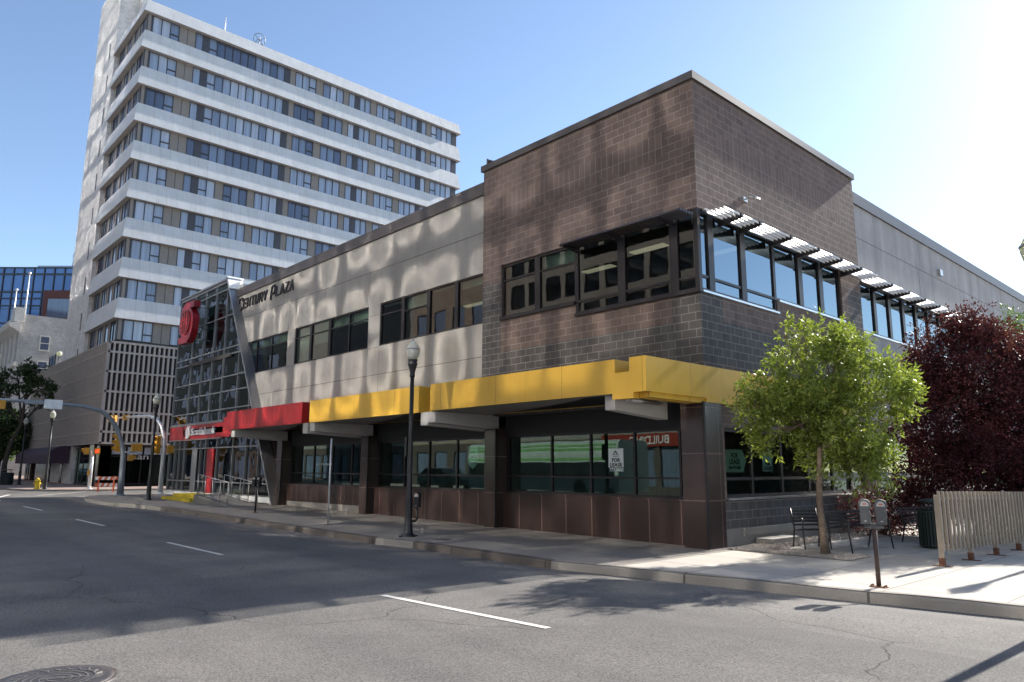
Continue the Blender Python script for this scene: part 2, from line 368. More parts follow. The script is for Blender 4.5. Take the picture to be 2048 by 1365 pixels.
        for p in me.polygons:
            cu = s.uv.get(p.index)
            n = p.normal; ax = 2 if abs(n.z) > max(abs(n.x), abs(n.y)) else (0 if abs(n.x) > abs(n.y) else 1)
            for q, li in enumerate(p.loop_indices):
                if cu: dat[li] = cu[q]; continue
                v = s.v[me.loops[li].vertex_index]
                dat[li] = (v[0], v[1]) if ax == 2 else ((v[1], v[2]) if ax == 0 else (v[0], v[2]))
        uvl.data.foreach_set('uv', dat.ravel())
        o = bpy.data.objects.new(name, me); COL.objects.link(o)
        if parent is not None: o.parent = parent
        if bevel:
            b = o.modifiers.new('edge', 'BEVEL'); b.width = bevel; b.segments = 2; b.limit_method = 'ANGLE'
        return o
def tag(o, label=None, cat=None, group=None, kind=None):
    for k, v in (('label', label), ('category', cat), ('group', group), ('kind', kind)):
        if v: o[k] = v
    return o
def thing(name, label, cat, loc=(0, 0, 0), group=None):
    o = bpy.data.objects.new(name, None); COL.objects.link(o); o.location = loc; o.empty_display_size = .2
    return tag(o, label, cat, group)
def children(o): return [c for c in list(bpy.data.objects) if c.parent == o]
def copy_tree(o, parent=None):
    c = o.copy(); COL.objects.link(c)
    if parent is not None: c.parent = parent
    for ch in children(o): copy_tree(ch, c)
    return c
def text_mb(mb, body, size, origin, ux, uz, ext=.02, m=0, bold=0.0, align='LEFT', width=None, shear=0):
    cu = bpy.data.curves.new('lettering', 'FONT'); cu.body = body; cu.size = size; cu.extrude = ext; cu.offset = bold; cu.align_x = align; cu.shear = shear; cu.resolution_u = 3
    ob = bpy.data.objects.new('lettering', cu); COL.objects.link(ob)
    dg = bpy.context.evaluated_depsgraph_get(); me = bpy.data.meshes.new_from_object(ob.evaluated_get(dg))
    ux = Vector(ux); uz = Vector(uz); un = ux.cross(uz); o = Vector(origin)
    k = 1.0
    if width:
        w = max(v.co.x for v in me.vertices) - min(v.co.x for v in me.vertices); k = width / w
    b = len(mb.v)
    mb.v += [tuple(o + ux * v.co.x * k + uz * v.co.y + un * v.co.z) for v in me.vertices]
    for p in me.polygons: mb.f.append(tuple(b + i for i in p.vertices)); mb.m.append(m); mb.s.append(False)
    COL.objects.unlink(ob); bpy.data.objects.remove(ob); bpy.data.curves.remove(cu); bpy.data.meshes.remove(me)
    return mb
def wall_cells(mb, axis, plane, us, zs, fn, thick, sign):
    """wall of rectangular cells in a vertical plane; fn(u,z)->material index or None for an opening; sign = outward direction."""
    P = (lambda u, d, z: (u, plane - sign * d, z)) if axis == 'y' else (lambda u, d, z: (plane - sign * d, u, z))
    nu, nz = len(us) - 1, len(zs) - 1
    g = [[fn((us[i] + us[i + 1]) / 2, (zs[j] + zs[j + 1]) / 2) for j in range(nz)] for i in range(nu)]
    for i in range(nu):
        for j in range(nz):
            m = g[i][j]
            if m is None: continue
            u0, u1, z0, z1 = us[i], us[i + 1], zs[j], zs[j + 1]
            mb.quad([P(u0, 0, z0), P(u1, 0, z0), P(u1, 0, z1), P(u0, 0, z1)], m)
            mb.quad([P(u1, thick, z0), P(u0, thick, z0), P(u0, thick, z1), P(u1, thick, z1)], m)
            def open_(a, b): return not (0 <= a < nu and 0 <= b < nz) or g[a][b] is None
            if open_(i - 1, j): mb.quad([P(u0, thick, z0), P(u0, 0, z0), P(u0, 0, z1), P(u0, thick, z1)], m)
            if open_(i + 1, j): mb.quad([P(u1, 0, z0), P(u1, thick, z0), P(u1, thick, z1), P(u1, 0, z1)], m)
            if open_(i, j - 1): mb.quad([P(u0, thick, z0), P(u1, thick, z0), P(u1, 0, z0), P(u0, 0, z0)], m)
            if open_(i, j + 1): mb.quad([P(u0, 0, z1), P(u1, 0, z1), P(u1, thick, z1), P(u0, thick, z1)], m)
# ------------------------------------------------------------------ ground
KERB = [(-45.4, 60), (-45.4, 13.0), (-45.1, 11.4), (-44.3, 10.4), (-43.0, 9.8), (-41, 9.45), (-37.2, 9.35), (-35.2, 9.75), (-33.3, 10.03), (-30.2, 10.2), (-24.3, 10.2), (-18.8, 10.15), (-16.0, 10.17), (-14.7, 10.38), (-12.4, 10.42), (-10.2, 10.45), (-8.8, 10.76), (-7.2, 10.97), (-5.2, 11.26), (-2.8, 11.7), (0.5, 12.3), (8, 13.6), (40, 19)]
def kerb_y(x):
    P = KERB[1:]
    if x <= P[0][0]: return P[0][1]
    for a, b in zip(P, P[1:]):
        if a[0] <= x <= b[0]: return a[1] + (b[1] - a[1]) * (x - a[0]) / (b[0] - a[0])
    return P[-1][1]
def road_z(x, y):
    if x < -45.4: return zg(x) - .11
    d = kerb_y(x) - y
    t = min(1, max(0, d / 1.5)); t2 = min(1, max(0, (d - 1.5) / 4))
    return zg(x) - .165 + .10 * (t * t * (3 - 2 * t)) + .035 * t2
def sheet(name, xs, ys, zf, mat, kind='structure'):
    mb = MB(); nx, ny = len(xs), len(ys)
    mb.v = [(x, y, zf(x, y)) for x in xs for y in ys]
    for i in range(nx - 1):
        for j in range(ny - 1):
            a = i * ny + j; mb.f.append((a, a + ny, a + ny + 1, a + 1)); mb.m.append(0); mb.s.append(True)
    return tag(mb.build(name, mat), kind=kind)
xs = [-600, -300, -200, -140, -110, -90, -75, -65] + [-60 + .8 * i for i in range(85)] + [9, 12, 16, 24, 40, 80, 200]
ys = [-300, -100, -40, -20, -12, -8, -4, -1, 1, 3, 5] + [6 + .2 * i for i in range(46)] + [16, 20, 30, 60, 120, 300, 600]
sheet('road', xs, ys, road_z, 'asphalt')
def dense(pts, step):
    out = [pts[0]]
    for a, b in zip(pts, pts[1:]):
        n = max(1, int(math.dist(a, b) / step))
        out += [(a[0] + (b[0] - a[0]) * i / n, a[1] + (b[1] - a[1]) * i / n) for i in range(1, n + 1)]
    return out
def walk_block(name, kerb, back, mat):
    mb = MB(); k = dense(kerb, 1.2)
    for (x0, y0), (x1, y1) in zip(k, k[1:]):
        if abs(x1 - x0) < 1e-6: continue
        z0, z1 = zg(x0), zg(x1)
        mb.quad([(x0, y0 + .14, z0), (x1, y1 + .14, z1), (x1, back, z1), (x0, back, z0)])
    return tag(mb.build(name, mat), kind='structure')
def kerb_strip(name, kerb, dark=None, w=.15):
    mb = MB(); k = dense(kerb, .6); s = 0; rr = random.Random(4)
    def nrm(i):
        a = k[max(i - 1, 0)]; b = k[min(i + 1, len(k) - 1)]; d = Vector((b[0] - a[0], b[1] - a[1], 0)).normalized(); return Vector((-d.y, d.x, 0))
    jit = [(rr.uniform(-.012, .012), rr.uniform(-.012, .004)) for _ in k]
    for i in range(len(k) - 1):
        (x0, y0), (x1, y1) = k[i], k[i + 1]; L = math.dist(k[i], k[i + 1]); n0, n1 = nrm(i) * w, nrm(i + 1) * w
        z0, z1 = zg(x0) + .004, zg(x1) + .004
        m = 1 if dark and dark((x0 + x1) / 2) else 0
        j0, j1 = jit[i], jit[i + 1]
        a0 = Vector((x0, y0, z0 + j0[1])) + n0 * (.16 + j0[0]); a1 = Vector((x1, y1, z1 + j1[1])) + n1 * (.16 + j1[0])
        c0 = Vector((x0, y0, z0 - .035 + j0[1])) - n0 * j0[0]; c1 = Vector((x1, y1, z1 - .035 + j1[1])) - n1 * j1[0]
        mb.quad([a0, a1, (x1 + n1.x, y1 + n1.y, z1), (x0 + n0.x, y0 + n0.y, z0)], m, True, [(s, 0), (s + L, 0), (s + L, .2), (s, .2)])
        mb.quad([c0, c1, a1, a0], m, True, [(s, -.05), (s + L, -.05), (s + L, 0), (s, 0)])
        mb.quad([(x0 - n0.x * .15, y0 - n0.y * .15, z0 - .26), (x1 - n1.x * .15, y1 - n1.y * .15, z1 - .26), c1, c0], m, True, [(s, -.2), (s + L, -.2), (s + L, -.05), (s, -.05)])
        s += L
    return tag(mb.build(name, ['kerb', 'kerbdark']), kind='structure')
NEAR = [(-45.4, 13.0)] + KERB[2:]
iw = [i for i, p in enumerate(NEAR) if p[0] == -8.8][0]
walk_block('sidewalk', NEAR[:iw + 1], 120, 'walkshade'); walk_block('plaza_paving', NEAR[iw:], 120, 'walk')  # shade-toned copy along the long facade, plain concrete on the sunlit plaza
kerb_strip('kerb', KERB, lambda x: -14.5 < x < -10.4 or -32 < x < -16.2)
FARK = [(-300, 8.4), (-60, 8.6), (-57.2, 8.8), (-55.4, 9.4), (-54.2, 10.4), (-53.6, 11.8), (-53.4, 13.5)]
walk_block('far_sidewalk', FARK, 150, 'farpave')
kerb_strip('far_kerb', FARK + [(-53.4, 150)])
OPPK = [(-120, -3.0), (40, -3.0)]
mb = MB(); mb.quad([(-300, -9, zg(-300)), (-9.4, -9, 0), (-9.4, -3, 0), (-300, -3, zg(-300))]); mb.quad([(-9.4, -9, 0), (60, -9, 0), (60, -3, 0), (-9.4, -3, 0)]); tag(mb.build('opposite_sidewalk', 'walk'), kind='structure')
kerb_strip('opposite_kerb', [(60, -3), (-200, -3)])
def decal(mb, poly, off=.006, m=0):
    mb.quad([(x, y, road_z(x, y) + off) for x, y in poly], m)
mb = MB()
def stripe(x0, x1, y0, y1, w=.1):
    n = max(1, int(abs(x1 - x0) / .5))
    for i in range(n):
        a = x0 + (x1 - x0) * i / n; b = x0 + (x1 - x0) * (i + 1) / n
        ya = y0 + (y1 - y0) * i / n; yb = y0 + (y1 - y0) * (i + 1) / n
        decal(mb, [(a, ya - w / 2), (b, yb - w / 2), (b, yb + w / 2), (a, ya + w / 2)])
for x0, x1, y0, y1 in ((-9.2, -6.1, 6.0, 6.2), (-18.3, -15.2, 5.98, 6.05), (-27.1, -24.0, 6.0, 6.05), (-36.0, -32.6, 6.0, 6.05), (-44.6, -41.5, 5.95, 6.0)): stripe(x0, x1, y0, y1)
tag(mb.build('lane_markings', 'paintline'), kind='structure')
mb = MB()
for x0, x1, y0, y1 in ((-48.2, -52.6, 8.6, 12.0), (-46.6, -50.0, 6.6, 7.6)): stripe(x0, x1, y0, y1, .18)
tag(mb.build('crosswalk_markings', 'paintline'), kind='structure')
# gravel beds: base polygon and individual-looking stones
def gravel(name, x0, y0, x1, y1, n, lab=None):
    mb = MB(); mb.quad([(x0, y0, .012), (x1, y0, .012), (x1, y1, .012), (x0, y1, .012)])
    for i in range(n):
        x = random.uniform(x0 + .03, x1 - .03); y = random.uniform(y0 + .03, y1 - .03); r = random.uniform(.018, .042)
        b = len(mb.v); a = random.uniform(0, 6.28)
        for k in range(5): t = a + k * 1.2566; mb.v.append((x + r * math.cos(t) * random.uniform(.8, 1.2), y + r * math.sin(t) * random.uniform(.8, 1.2), .014))
        mb.v.append((x, y, .014 + r * random.uniform(.7, 1.1)))
        for k in range(5): mb.f.append((b + k, b + (k + 1) % 5, b + 5)); mb.m.append(0); mb.s.append(False)
    return tag(mb.build(name, 'gravel'), kind='stuff')
gravel('gravel', -9.0, 14.75, -6.3, 15.75, 3200)
gravel('gravel', -9.15, 15.85, -8.3, 24, 3400)
# manhole cover in the road
def manhole(x, y, r=.38):
    z = road_z(x, y)
    t = thing('manhole_cover', 'round cast iron manhole cover with ring ribs set in the grey road', 'manhole', (x, y, z))
    mb = MB(); mb.lathe([(r, z - .05), (r, z + .006), (r * .9, z + .008)], x, y, 40); rg = mb; IR = 1
    def ringb(ra, rb, a0, a1, n):
        for i in range(n):
            p = a0 + (a1 - a0) * i / n; q = a0 + (a1 - a0) * (i + 1) / n
            rg.quad([(x + ra * math.cos(p), y + ra * math.sin(p), z + .014), (x + rb * math.cos(p), y + rb * math.sin(p), z + .014), (x + rb * math.cos(q), y + rb * math.sin(q), z + .014), (x + ra * math.cos(q), y + ra * math.sin(q), z + .014)], 1)
    for k in range(1, 6): ringb(k * .058, k * .058 + .012, .35, 2.8 + k * .1, 24)
    for k in range(1, 6): ringb(k * .058, k * .058 + .012, 3.5, 5.9, 24)
    for k in range(22): a = k * .2856; rg.bar((x + .3 * math.cos(a), y + .3 * math.sin(a), z + .01), (x + .35 * math.cos(a + .12), y + .35 * math.sin(a + .12), z + .01), .012, .012, 1)
    rg.bar((x - .05, y - .1, z + .012), (x + .1, y + .22, z + .012), .02, .012, 1)
    mb.build('cover', ['iron', 'ironridge'], t)
    rim = MB(); rim.lathe([(r + .035, z - .04), (r + .035, z + .004), (r + .002, z + .005)], x, y, 40); rim.build('rim', 'iron', t)
manhole(-7.45, 1.62, .44)
t = MB(); t.lathe([(.2, zg(-14.6) - .02), (.2, zg(-14.6) + .008)], -14.55, 11.15, 24)
tag(t.build('access_cover', 'iron'), 'small round iron access cover in the sidewalk beside the tall lamp post', 'cover')

# ------------------------------------------------------------------ main building
BLD = thing('commercial_building', 'two storey building with purple block corner, grey stucco wings and glass bank end', 'building', (-9.25, 14.5, 0))
BX, BY, SY, SX = -9.25, 14.55, 14.62, -9.38
# brick block
mb = MB()
def fA(u, z):
    if (-16.28 < u < -13.2 and 6.27 < z < 7.95) or (u > -13.2 and 5.92 < z < 7.95): return None
    if -16.5 < u < -10.1 and 9.55 < z < 10.2: return 2
    if z < 5.23: return 1
    if u < -16.3 and z < 7.45: return 1
    if u > -10.05 and z < 5.95: return 1
    return 0
wall_cells(mb, 'y', BY, [-17.16, -16.5, -16.3, -16.28, -13.2, -10.1, -10.05, -9.25], [3.3, 5.23, 5.92, 6.27, 7.45, 7.95, 9.55, 10.2, 11.3], fA, .25, -1)
def fB(u, z):
    if (u < 18.28 and 5.92 < z < 7.95) or (18.28 < u < 22.45 and 6.27 < z < 7.95): return None
    if z < 2.72 and 15.3 < u < 23.3 and z > 1.06: return None
    if 15.6 < u < 22.8 and 9.55 < z < 10.2: return 2
    if z < 1.06: return 1
    if z < 3.3: return 0
    if z < 5.28: return 1
    if u < 15.5 and z < 5.92: return 1
    if u > 22.9 and z < 7.4: return 1
    return 0
wall_cells(mb, 'x', BX, [14.801, 15.3, 15.5, 15.6, 18.28, 22.45, 22.8, 22.9, 23.3, 23.92], [.39, 1.06, 2.72, 3.3, 5.28, 5.92, 6.27, 7.4, 7.95, 9.55, 10.2, 11.3], fB, .25, 1)
mb.box(-17.16, 23.67, 10.5, -9.501, 23.92, 11.3); mb.box(-17.16, 14.801, 10.5, -16.91, 23.67, 11.3)
mb.build('block_wall', ['brick', 'brickdark', 'soldier'], BLD)
mb = MB()
mb.box(-17.24, 14.48, 11.28, -9.18, 14.88, 11.48); mb.box(-9.58, 14.88, 11.28, -9.18, 23.99, 11.48); mb.box(-17.24, 14.88, 11.28, -16.9, 23.99, 11.48); mb.box(-16.9, 23.6, 11.28, -9.58, 23.99, 11.48)
mb.build('coping', 'coping', BLD)
# stucco wing, street side
mb = MB()
def fS(u, z):
    if 6.27 < z < 7.92 and (-35.9 < u < -30.95 or -30.23 < u < -24.05 or -23.24 < u < -17.2): return None
    return 0
def sx(z): return -37.75 + .575 * (10.95 - z)        # slanted fin line
wall_cells(mb, 'y', SY, [-35.9, -30.95, -30.23, -24.05, -23.24, -17.2, -17.1], [3.6, 6.27, 7.92, 10.75], fS, .25, -1)
for z0, z1 in ((7.92, 10.75),): mb.quad([(-37.7, SY, z1), (-36.0, SY, z0), (-35.9, SY, z0), (-35.9, SY, z1)])
mb.quad([(-35.9, SY, 6.27), (-34.95, SY, 6.27), (-33.4, SY, 3.6), (-35.9, SY, 3.6)])
mb.build('stucco_wall', 'stucco', BLD)
mb = MB()
for z in (9.27, 5.2): mb.box(-36.5 if z > 9 else -34, SY - .004, z - .012, -17.16, SY + .05, z + .012)
for u in (-30.59, -23.64): mb.box(u - .36, SY - .004, 7.5 - .008, u + .36, SY + .05, 7.5 + .008); mb.box(u - .36, SY - .004, 6.24 - .008, u + .36, SY + .05, 6.24 + .008)
for u in (-30.95, -30.23, -24.05, -23.24): mb.box(u - .007, SY - .003, 3.9, u + .007, SY + .05, 6.24); mb.box(u - .007, SY - .003, 7.95, u + .007, SY + .05, 9.25)
mb.build('wall_joint', 'joint', BLD)
mb = MB(); mb.box(-37.5, SY - .07, 10.53, -17.17, SY + .35, 10.95); mb.build('coping', 'coping', BLD)
# stucco wing, side street
mb = MB()
def fT(u, z):
    return None if (6.2 < z < 7.92 and 24.15 < u < 56) or (1.06 < z < 2.72 and 24.6 < u < 50) else 0
wall_cells(mb, 'x', SX, [23.93, 24.15, 24.6, 50, 56, 64], [.39, 1.06, 2.72, 6.2, 7.92, 10.75], fT, .25, 1)
mb.build('stucco_wall', 'stuccoB', BLD)
mb = MB(); mb.box(SX - .3, 23.93, 10.55, SX + .07, 64, 10.95); mb.build('coping', 'coping', BLD)
mb = MB(); mb.box(SX - .05, 23.95, 9.39, SX + .004, 64, 9.41)
for y in range(30, 64, 8): mb.box(SX - .05, y - .008, 7.95, SX + .004, y + .008, 9.38)
mb.build('wall_joint', 'joint', BLD)
mb = MB(); mb.box(SX - .05, 15.15, .0, BX + .02, 64, .39); mb.box(BX - .2, 14.6, 0, BX + .03, 15.15, .41); mb.box(BX + .02, 15.9, .22, BX + .06, 64, .39); mb.box(BX + .06, 16.4, 0, BX + .5, 17.7, .14); mb.build('foundation', 'base', BLD)
# roof and closed body
mb = MB(); mb.box(-44.2, 15.0, 10.2, SX - .26, 64, 10.4); mb.box(-17, 14.85, 10.95, -9.55, 23.6, 11.1); mb.build('roof', 'fargrey', BLD)
mb = MB()
mb.box(-44.2, 63.8, 0, SX - .1, 64.0, 10.2); mb.box(-44.2, 22, 0, -44, 63.8, 10.2)
mb.box(-36, 20.6, .2, -15.2, 20.8, 10.3); mb.box(-15.2, 20.6, .2, -15.0, 62, 10.3)      # partition walls
mb.box(-36, 15.1, 5.55, -9.6, 20.6, 5.72); mb.box(-15, 20.6, 5.55, -9.66, 62, 5.72)     # upper floor
mb.box(-36, 15.1, 8.02, -9.6, 20.6, 8.1); mb.box(-15, 20.6, 8.02, -9.66, 62, 8.1)       # upper ceiling
mb.box(-36, 15.1, 2.95, -9.6, 20.6, 3.05, 1); mb.box(-15, 20.6, 2.95, -9.66, 62, 3.05, 1)
mb.box(-36, 15.1, .12, -9.6, 20.6, .2, 1); mb.box(-15, 20.6, .12, -9.66, 62, .2, 1)
mb.box(-24, 15.2, 5.7, -23.8, 20.6, 8.0); mb.box(-30.5, 15.2, 5.7, -30.3, 20.6, 8.0); mb.box(-17.2, 15.2, 5.7, -17.0, 20.6, 8.0)
mb.build('interior', ['inside', 'insidedark'], BLD)
mb = MB()
for x, y in ((-12.2, 16.6), (-14.6, 17.2), (-10.8, 18.4), (-18.8, 16.8), (-21.2, 17.6)): mb.box(x - .6, y - .15, 7.99, x + .6, y + .15, 8.015)
mb.build('ceiling_light', 'lampwarm', BLD)

def window(axis, plane, sgn, u0, u1, z0, z1, mull, tran, gm, fm='frame', fw=.06, dep=.09, parent=BLD, blinds=(), name='window', heavy=(), pane_in=.04):
    """framed window: frame mesh with its glazing as a child; plane = outer face of the frame."""
    P = (lambda u, d, z: (u, plane - sgn * d, z)) if axis == 'y' else (lambda u, d, z: (plane - sgn * d, u, z))
    mb = MB()
    def bx(a, b, c, d, d0=0, d1=dep):
        p = P(a, d0, c); q = P(b, d1, d); mb.box(*p, *q)
    bx(u0, u1, z0, z0 + fw); bx(u0, u1, z1 - fw, z1)
    bx(u0, u0 + fw, z0 + fw, z1 - fw); bx(u1 - fw, u1, z0 + fw, z1 - fw)
    for i, u in enumerate(mull):
        h = fw * (1.5 if i in heavy else .5); bx(u - h, u + h, z0 + fw, z1 - fw, -.012 if i in heavy else 0)
    for a, b, z in tran: bx(a + fw * .5, b - fw * .5, z - fw * .4, z + fw * .4, .006, dep - .01)
    f = mb.build(name, fm, parent)
    g = MB(); g.quad([P(u0, pane_in, z0), P(u1, pane_in, z0), P(u1, pane_in, z1), P(u0, pane_in, z1)]); g.build('pane', gm, f)
    if blinds:
        b = MB()
        for a, c, zb in blinds: b.quad([P(a, .16, zb), P(c, .16, zb), P(c, .16, z1 - .02), P(a, .16, z1 - .02)])
        b.build('blind', 'blind', f)
    return f
W = window
# street side upper windows
W('y', SY + .03, -1, -35.9, -30.95, 6.27, 7.92, [-34.3, -32.65], [(-35.9, -34.3, 7.45), (-34.3, -32.65, 7.45), (-32.65, -30.95, 7.45)], 'glass', blinds=[(-35.8, -34.3, 7.2), (-34.2, -32.7, 7.45), (-32.6, -31, 7.45)])
W('y', SY + .03, -1, -30.23, -24.05, 6.27, 7.92, [-28.77, -27.12, -25.55], [(-30.23, -28.77, 7.45), (-28.77, -27.12, 7.45), (-27.12, -25.55, 7.45), (-25.55, -24.05, 7.45)], 'glass', heavy=(0, 1), blinds=[(-30.2, -28.8, 6.4), (-28.7, -27.2, 7.0), (-27.1, -25.6, 7.45), (-25.5, -24.1, 7.4)])
W('y', SY + .03, -1, -23.24, -17.2, 6.27, 7.92, [-21.75, -20.19, -18.62], [(-23.24, -21.75, 7.45), (-21.75, -20.19, 7.38)], 'glass', heavy=(0, 1, 2), blinds=[(-23.2, -21.8, 7.78), (-21.7, -20.3, 7.4), (-20.1, -18.7, 7.8), (-18.5, -17.2, 7.62)])
# brick corner windows
W('y', BY + .05, -1, -16.28, -13.2, 6.27, 7.95, [-14.74], [(-16.28, -14.74, 7.45), (-14.74, -13.2, 7.45)], 'glass', heavy=(0,), fw=.07, blinds=[(-14.6, -13.2, 7.5)])
W('y', BY + .03, -1, -13.2, -9.31, 5.92, 7.95, [-11.6, -9.97], [(-13.2, -11.6, 6.28), (-11.6, -9.97, 6.28), (-9.97, -9.3, 6.28)], 'glass', heavy=(0, 1), fw=.08)
W('x', BX - .03, 1, 14.63, 18.28, 5.92, 7.95, [15.13, 16.63], [(14.6, 15.13, 6.3), (15.13, 16.63, 6.3), (16.63, 18.28, 6.3)], 'glassB', heavy=(0, 1), fw=.08, blinds=[(14.6, 18.2, 7.6)])
W('x', BX - .05, 1, 18.28, 22.45, 6.27, 7.95, [19.82, 21.14], [], 'glassB', heavy=(0, 1), fw=.08, blinds=[(18.4, 22.4, 7.55)])
mb = MB(); mb.box(-9.36, 14.56, 5.93, -9.26, 14.66, 7.94); mb.build('corner_post', 'frame', BLD)
W('x', SX - .03, 1, 24.15, 56, 6.2, 7.92, [24.15 + 1.3 * i for i in range(1, 25)], [], 'glassB', heavy=tuple(range(24)), fw=.07)
# sills
for a in ((-16.3, 14.47, 6.2, -13.2, 14.6, 6.275), (-13.2, 14.47, 5.86, -9.2, 14.6, 5.925)):
    mb = MB(); mb.box(*a); mb.build('sill', 'frame', BLD)
for a in ((BX - .1, 14.62, 5.875, BX + .05, 18.3, 5.925), (BX - .1, 18.32, 6.22, BX + .05, 22.5, 6.275), (SX - .1, 24.15, 6.15, SX + .05, 56, 6.2), (BX - .1, 15.3, 1.04, BX + .06, 23.3, 1.085), (SX - .1, 24.6, 1.04, SX + .08, 50, 1.085)):
    mb = MB(); mb.box(*a); mb.build('sill', 'sill', BLD, .008)
# ground floor side windows
W('x', BX - .06, 1, 15.3, 23.3, 1.08, 2.72, [16.6, 18.1, 19.6, 21.1, 22.3], [(a, b, 1.53) for a, b in ((15.3, 16.6), (16.6, 18.1), (18.1, 19.6), (19.6, 21.1), (21.1, 22.3), (22.3, 23.3))], 'glassclear', heavy=(), fw=.09)
W('x', SX - .05, 1, 24.6, 50, 1.08, 2.72, [24.6 + 1.5 * i for i in range(1, 17)], [(24.6, 50, 1.53)], 'glassclear', fw=.08)
# granite columns with dark corner trim
def column(x0, x1, y0, y1, top):
    mb = MB(); mb.box(x0, y0, -.05, x1, y1, top); c = mb.build('column', 'granitec', BLD, .008)
    tb = MB(); tb.box(x1 - .03, y0 - .012, -.03, x1 + .014, y0 + .05, top); tb.build('corner_trim', 'frame', c)
column(-9.83, -9.21, 14.40, 15.15, 3.27)
for x in (-16.82, -23.88, -30.9): column(x, x + .5, 14.40, 15.05, 2.92)
# storefront bays: dado, window, header
bays = [(-16.32, -9.83, [-14.47, -13.02, -11.56, -10.2]), (-23.38, -16.82, [-21.7, -20.25, -18.73]), (-30.4, -23.88, [-28.36, -26.8, -25.3])]
for i, (a, b, mu) in enumerate(bays):
    mb = MB(); mb.box(a, 14.72, zg(a) + (.0 if i < 2 else .2) - .06 * (i < 2), b, 14.92, 1.0); mb.box(a, 14.69, 1.0, b, 14.95, 1.06); mb.build('granite_dado', 'granite', BLD)
    tr = [(p, q, 1.53) for p, q in zip([a] + mu, mu + [b])]
    W('y', 14.86, -1, a + .02, b - .02, 1.06, 2.72, mu, tr, 'glassclear', fw=.06, dep=.08)
    mb = MB(); mb.box(a, 14.80, 2.72, b, 15.06, 4.0); mb.build('header', 'black', BLD)
mb = MB(); mb.box(-30.4, 14.74, 0, -23.88, 14.9, .36); mb.build('foundation', 'base', BLD)
mb = MB(); mb.box(-34.6, 14.75, .05, -30.9, 15.0, 4.0); mb.build('granite_wall', 'granitec', BLD)
# canopies
def canopy(name_mat, x0, x1, y0=12.27, y1=14.52, z0=3.33, z1=4.10):
    mb = MB(); mb.box(x0, y0, z0 + .02, x1, y1, z1, skip='b'); o = mb.build('canopy', name_mat, BLD)
    lip = MB(); lip.box(x0, y0 - .004, z0, x1, y0 + .05, z0 + .02); lip.box(x1 - .05, y0 + .05, z0, x1 + .004, y1, z0 + .02); lip.build('edge_trim', name_mat, o)
    dk = MB(); dk.box(x0 + .02, y0 + .03, z0 + .03, x1 - .02, y1, z0 + .07); dk.build('deck', 'black', o)
    return o
def soffit(x0, x1, y0, z, d0, d1, par):
    mb = MB(); N = 14; pts = [(x0, y0)]
    pts += [(x1, y0)]
    for i in range(N + 1):
        t = 1 - i / N; x = x0 + (x1 - x0) * t; pts.append((x, y0 + d1 + (d0 - d1) * max(0, 1 - t / .85) ** .75))
    mb.quad([(x, y, z) for x, y in pts]); mb.quad([(x, y, z + .12) for x, y in reversed(pts)])
    for i in range(2, len(pts) - 1): (a, b), (c, d) = pts[i], pts[i + 1]; mb.quad([(a, b, z), (c, d, z), (c, d, z + .12), (a, b, z + .12)])
    mb.build('soffit', 'soffit', par)
mb = MB()   # corner canopy: fascia with the notch, and the return along the side street
mb.box(-16.72, 12.27, 3.35, -10.02, 14.52, 4.10, skip='b'); mb.box(-10.02, 12.27, 3.35, -9.62, 12.50, 3.80)
mb.box(-9.62, 12.27, 3.35, -9.19, 14.52, 4.10); mb.box(-10.09, 12.262, 3.225, -9.52, 12.47, 3.35)
mb.box(-9.62, 12.47, 3.24, -9.24, 14.75, 3.352); mb.box(-9.7, 14.52, 3.26, -9.19, 22.4, 4.10)
cc = mb.build('canopy', 'yellow', BLD)
dk = MB(); dk.box(-16.7, 12.3, 3.37, -10.1, 14.5, 3.41); dk.build('deck', 'black', cc)
soffit(-16.68, -10.1, 12.3, 3.34, 2.2, .12, cc)
o = canopy('yellow', -23.9, -17.28); soffit(-23.86, -17.3, 12.3, 3.34, 2.2, .12, o)
o = canopy('red', -31.4, -24.48); soffit(-31.36, -24.5, 12.3, 3.34, 2.2, .3, o)
# cantilever beams carrying the canopies
def beam(x0, x1, y0, y1, zt, zb0, zb1):
    mb = MB(); mb.prism([(y0, zt), (y0, zb0), (y1, zb1), (y1, zt)], lambda p: (x0, p[0], p[1]), lambda p: (x1, p[0], p[1])); mb.build('beam', 'beam', BLD)
for x in (-16.92, -23.98, -31.0): beam(x, x + .34, 12.36, 14.75, 3.33, 3.03, 2.9)
for x in (-17.34, -24.6): beam(x, x + .36, 12.40, 14.75, 3.34, 2.97, 2.87)
for x in (-17.1, -24.25): beam(x, x + .2, 12.9, 14.75, 3.45, 3.15, 3.1)
beam(-10.48, -10.2, 12.48, 14.42, 3.34, 3.03, 2.9)
mb = MB(); mb.tube([(-9.95, 12.62, 3.24), (-9.95, 13.75, 3.22)], .045, 10); mb.tube([(-9.87, 12.62, 3.24), (-9.87, 13.75, 3.22)], .03, 8); mb.box(-10.02, 12.6, 3.27, -9.82, 13.8, 3.33); mb.build('tube_light', 'steel', BLD)
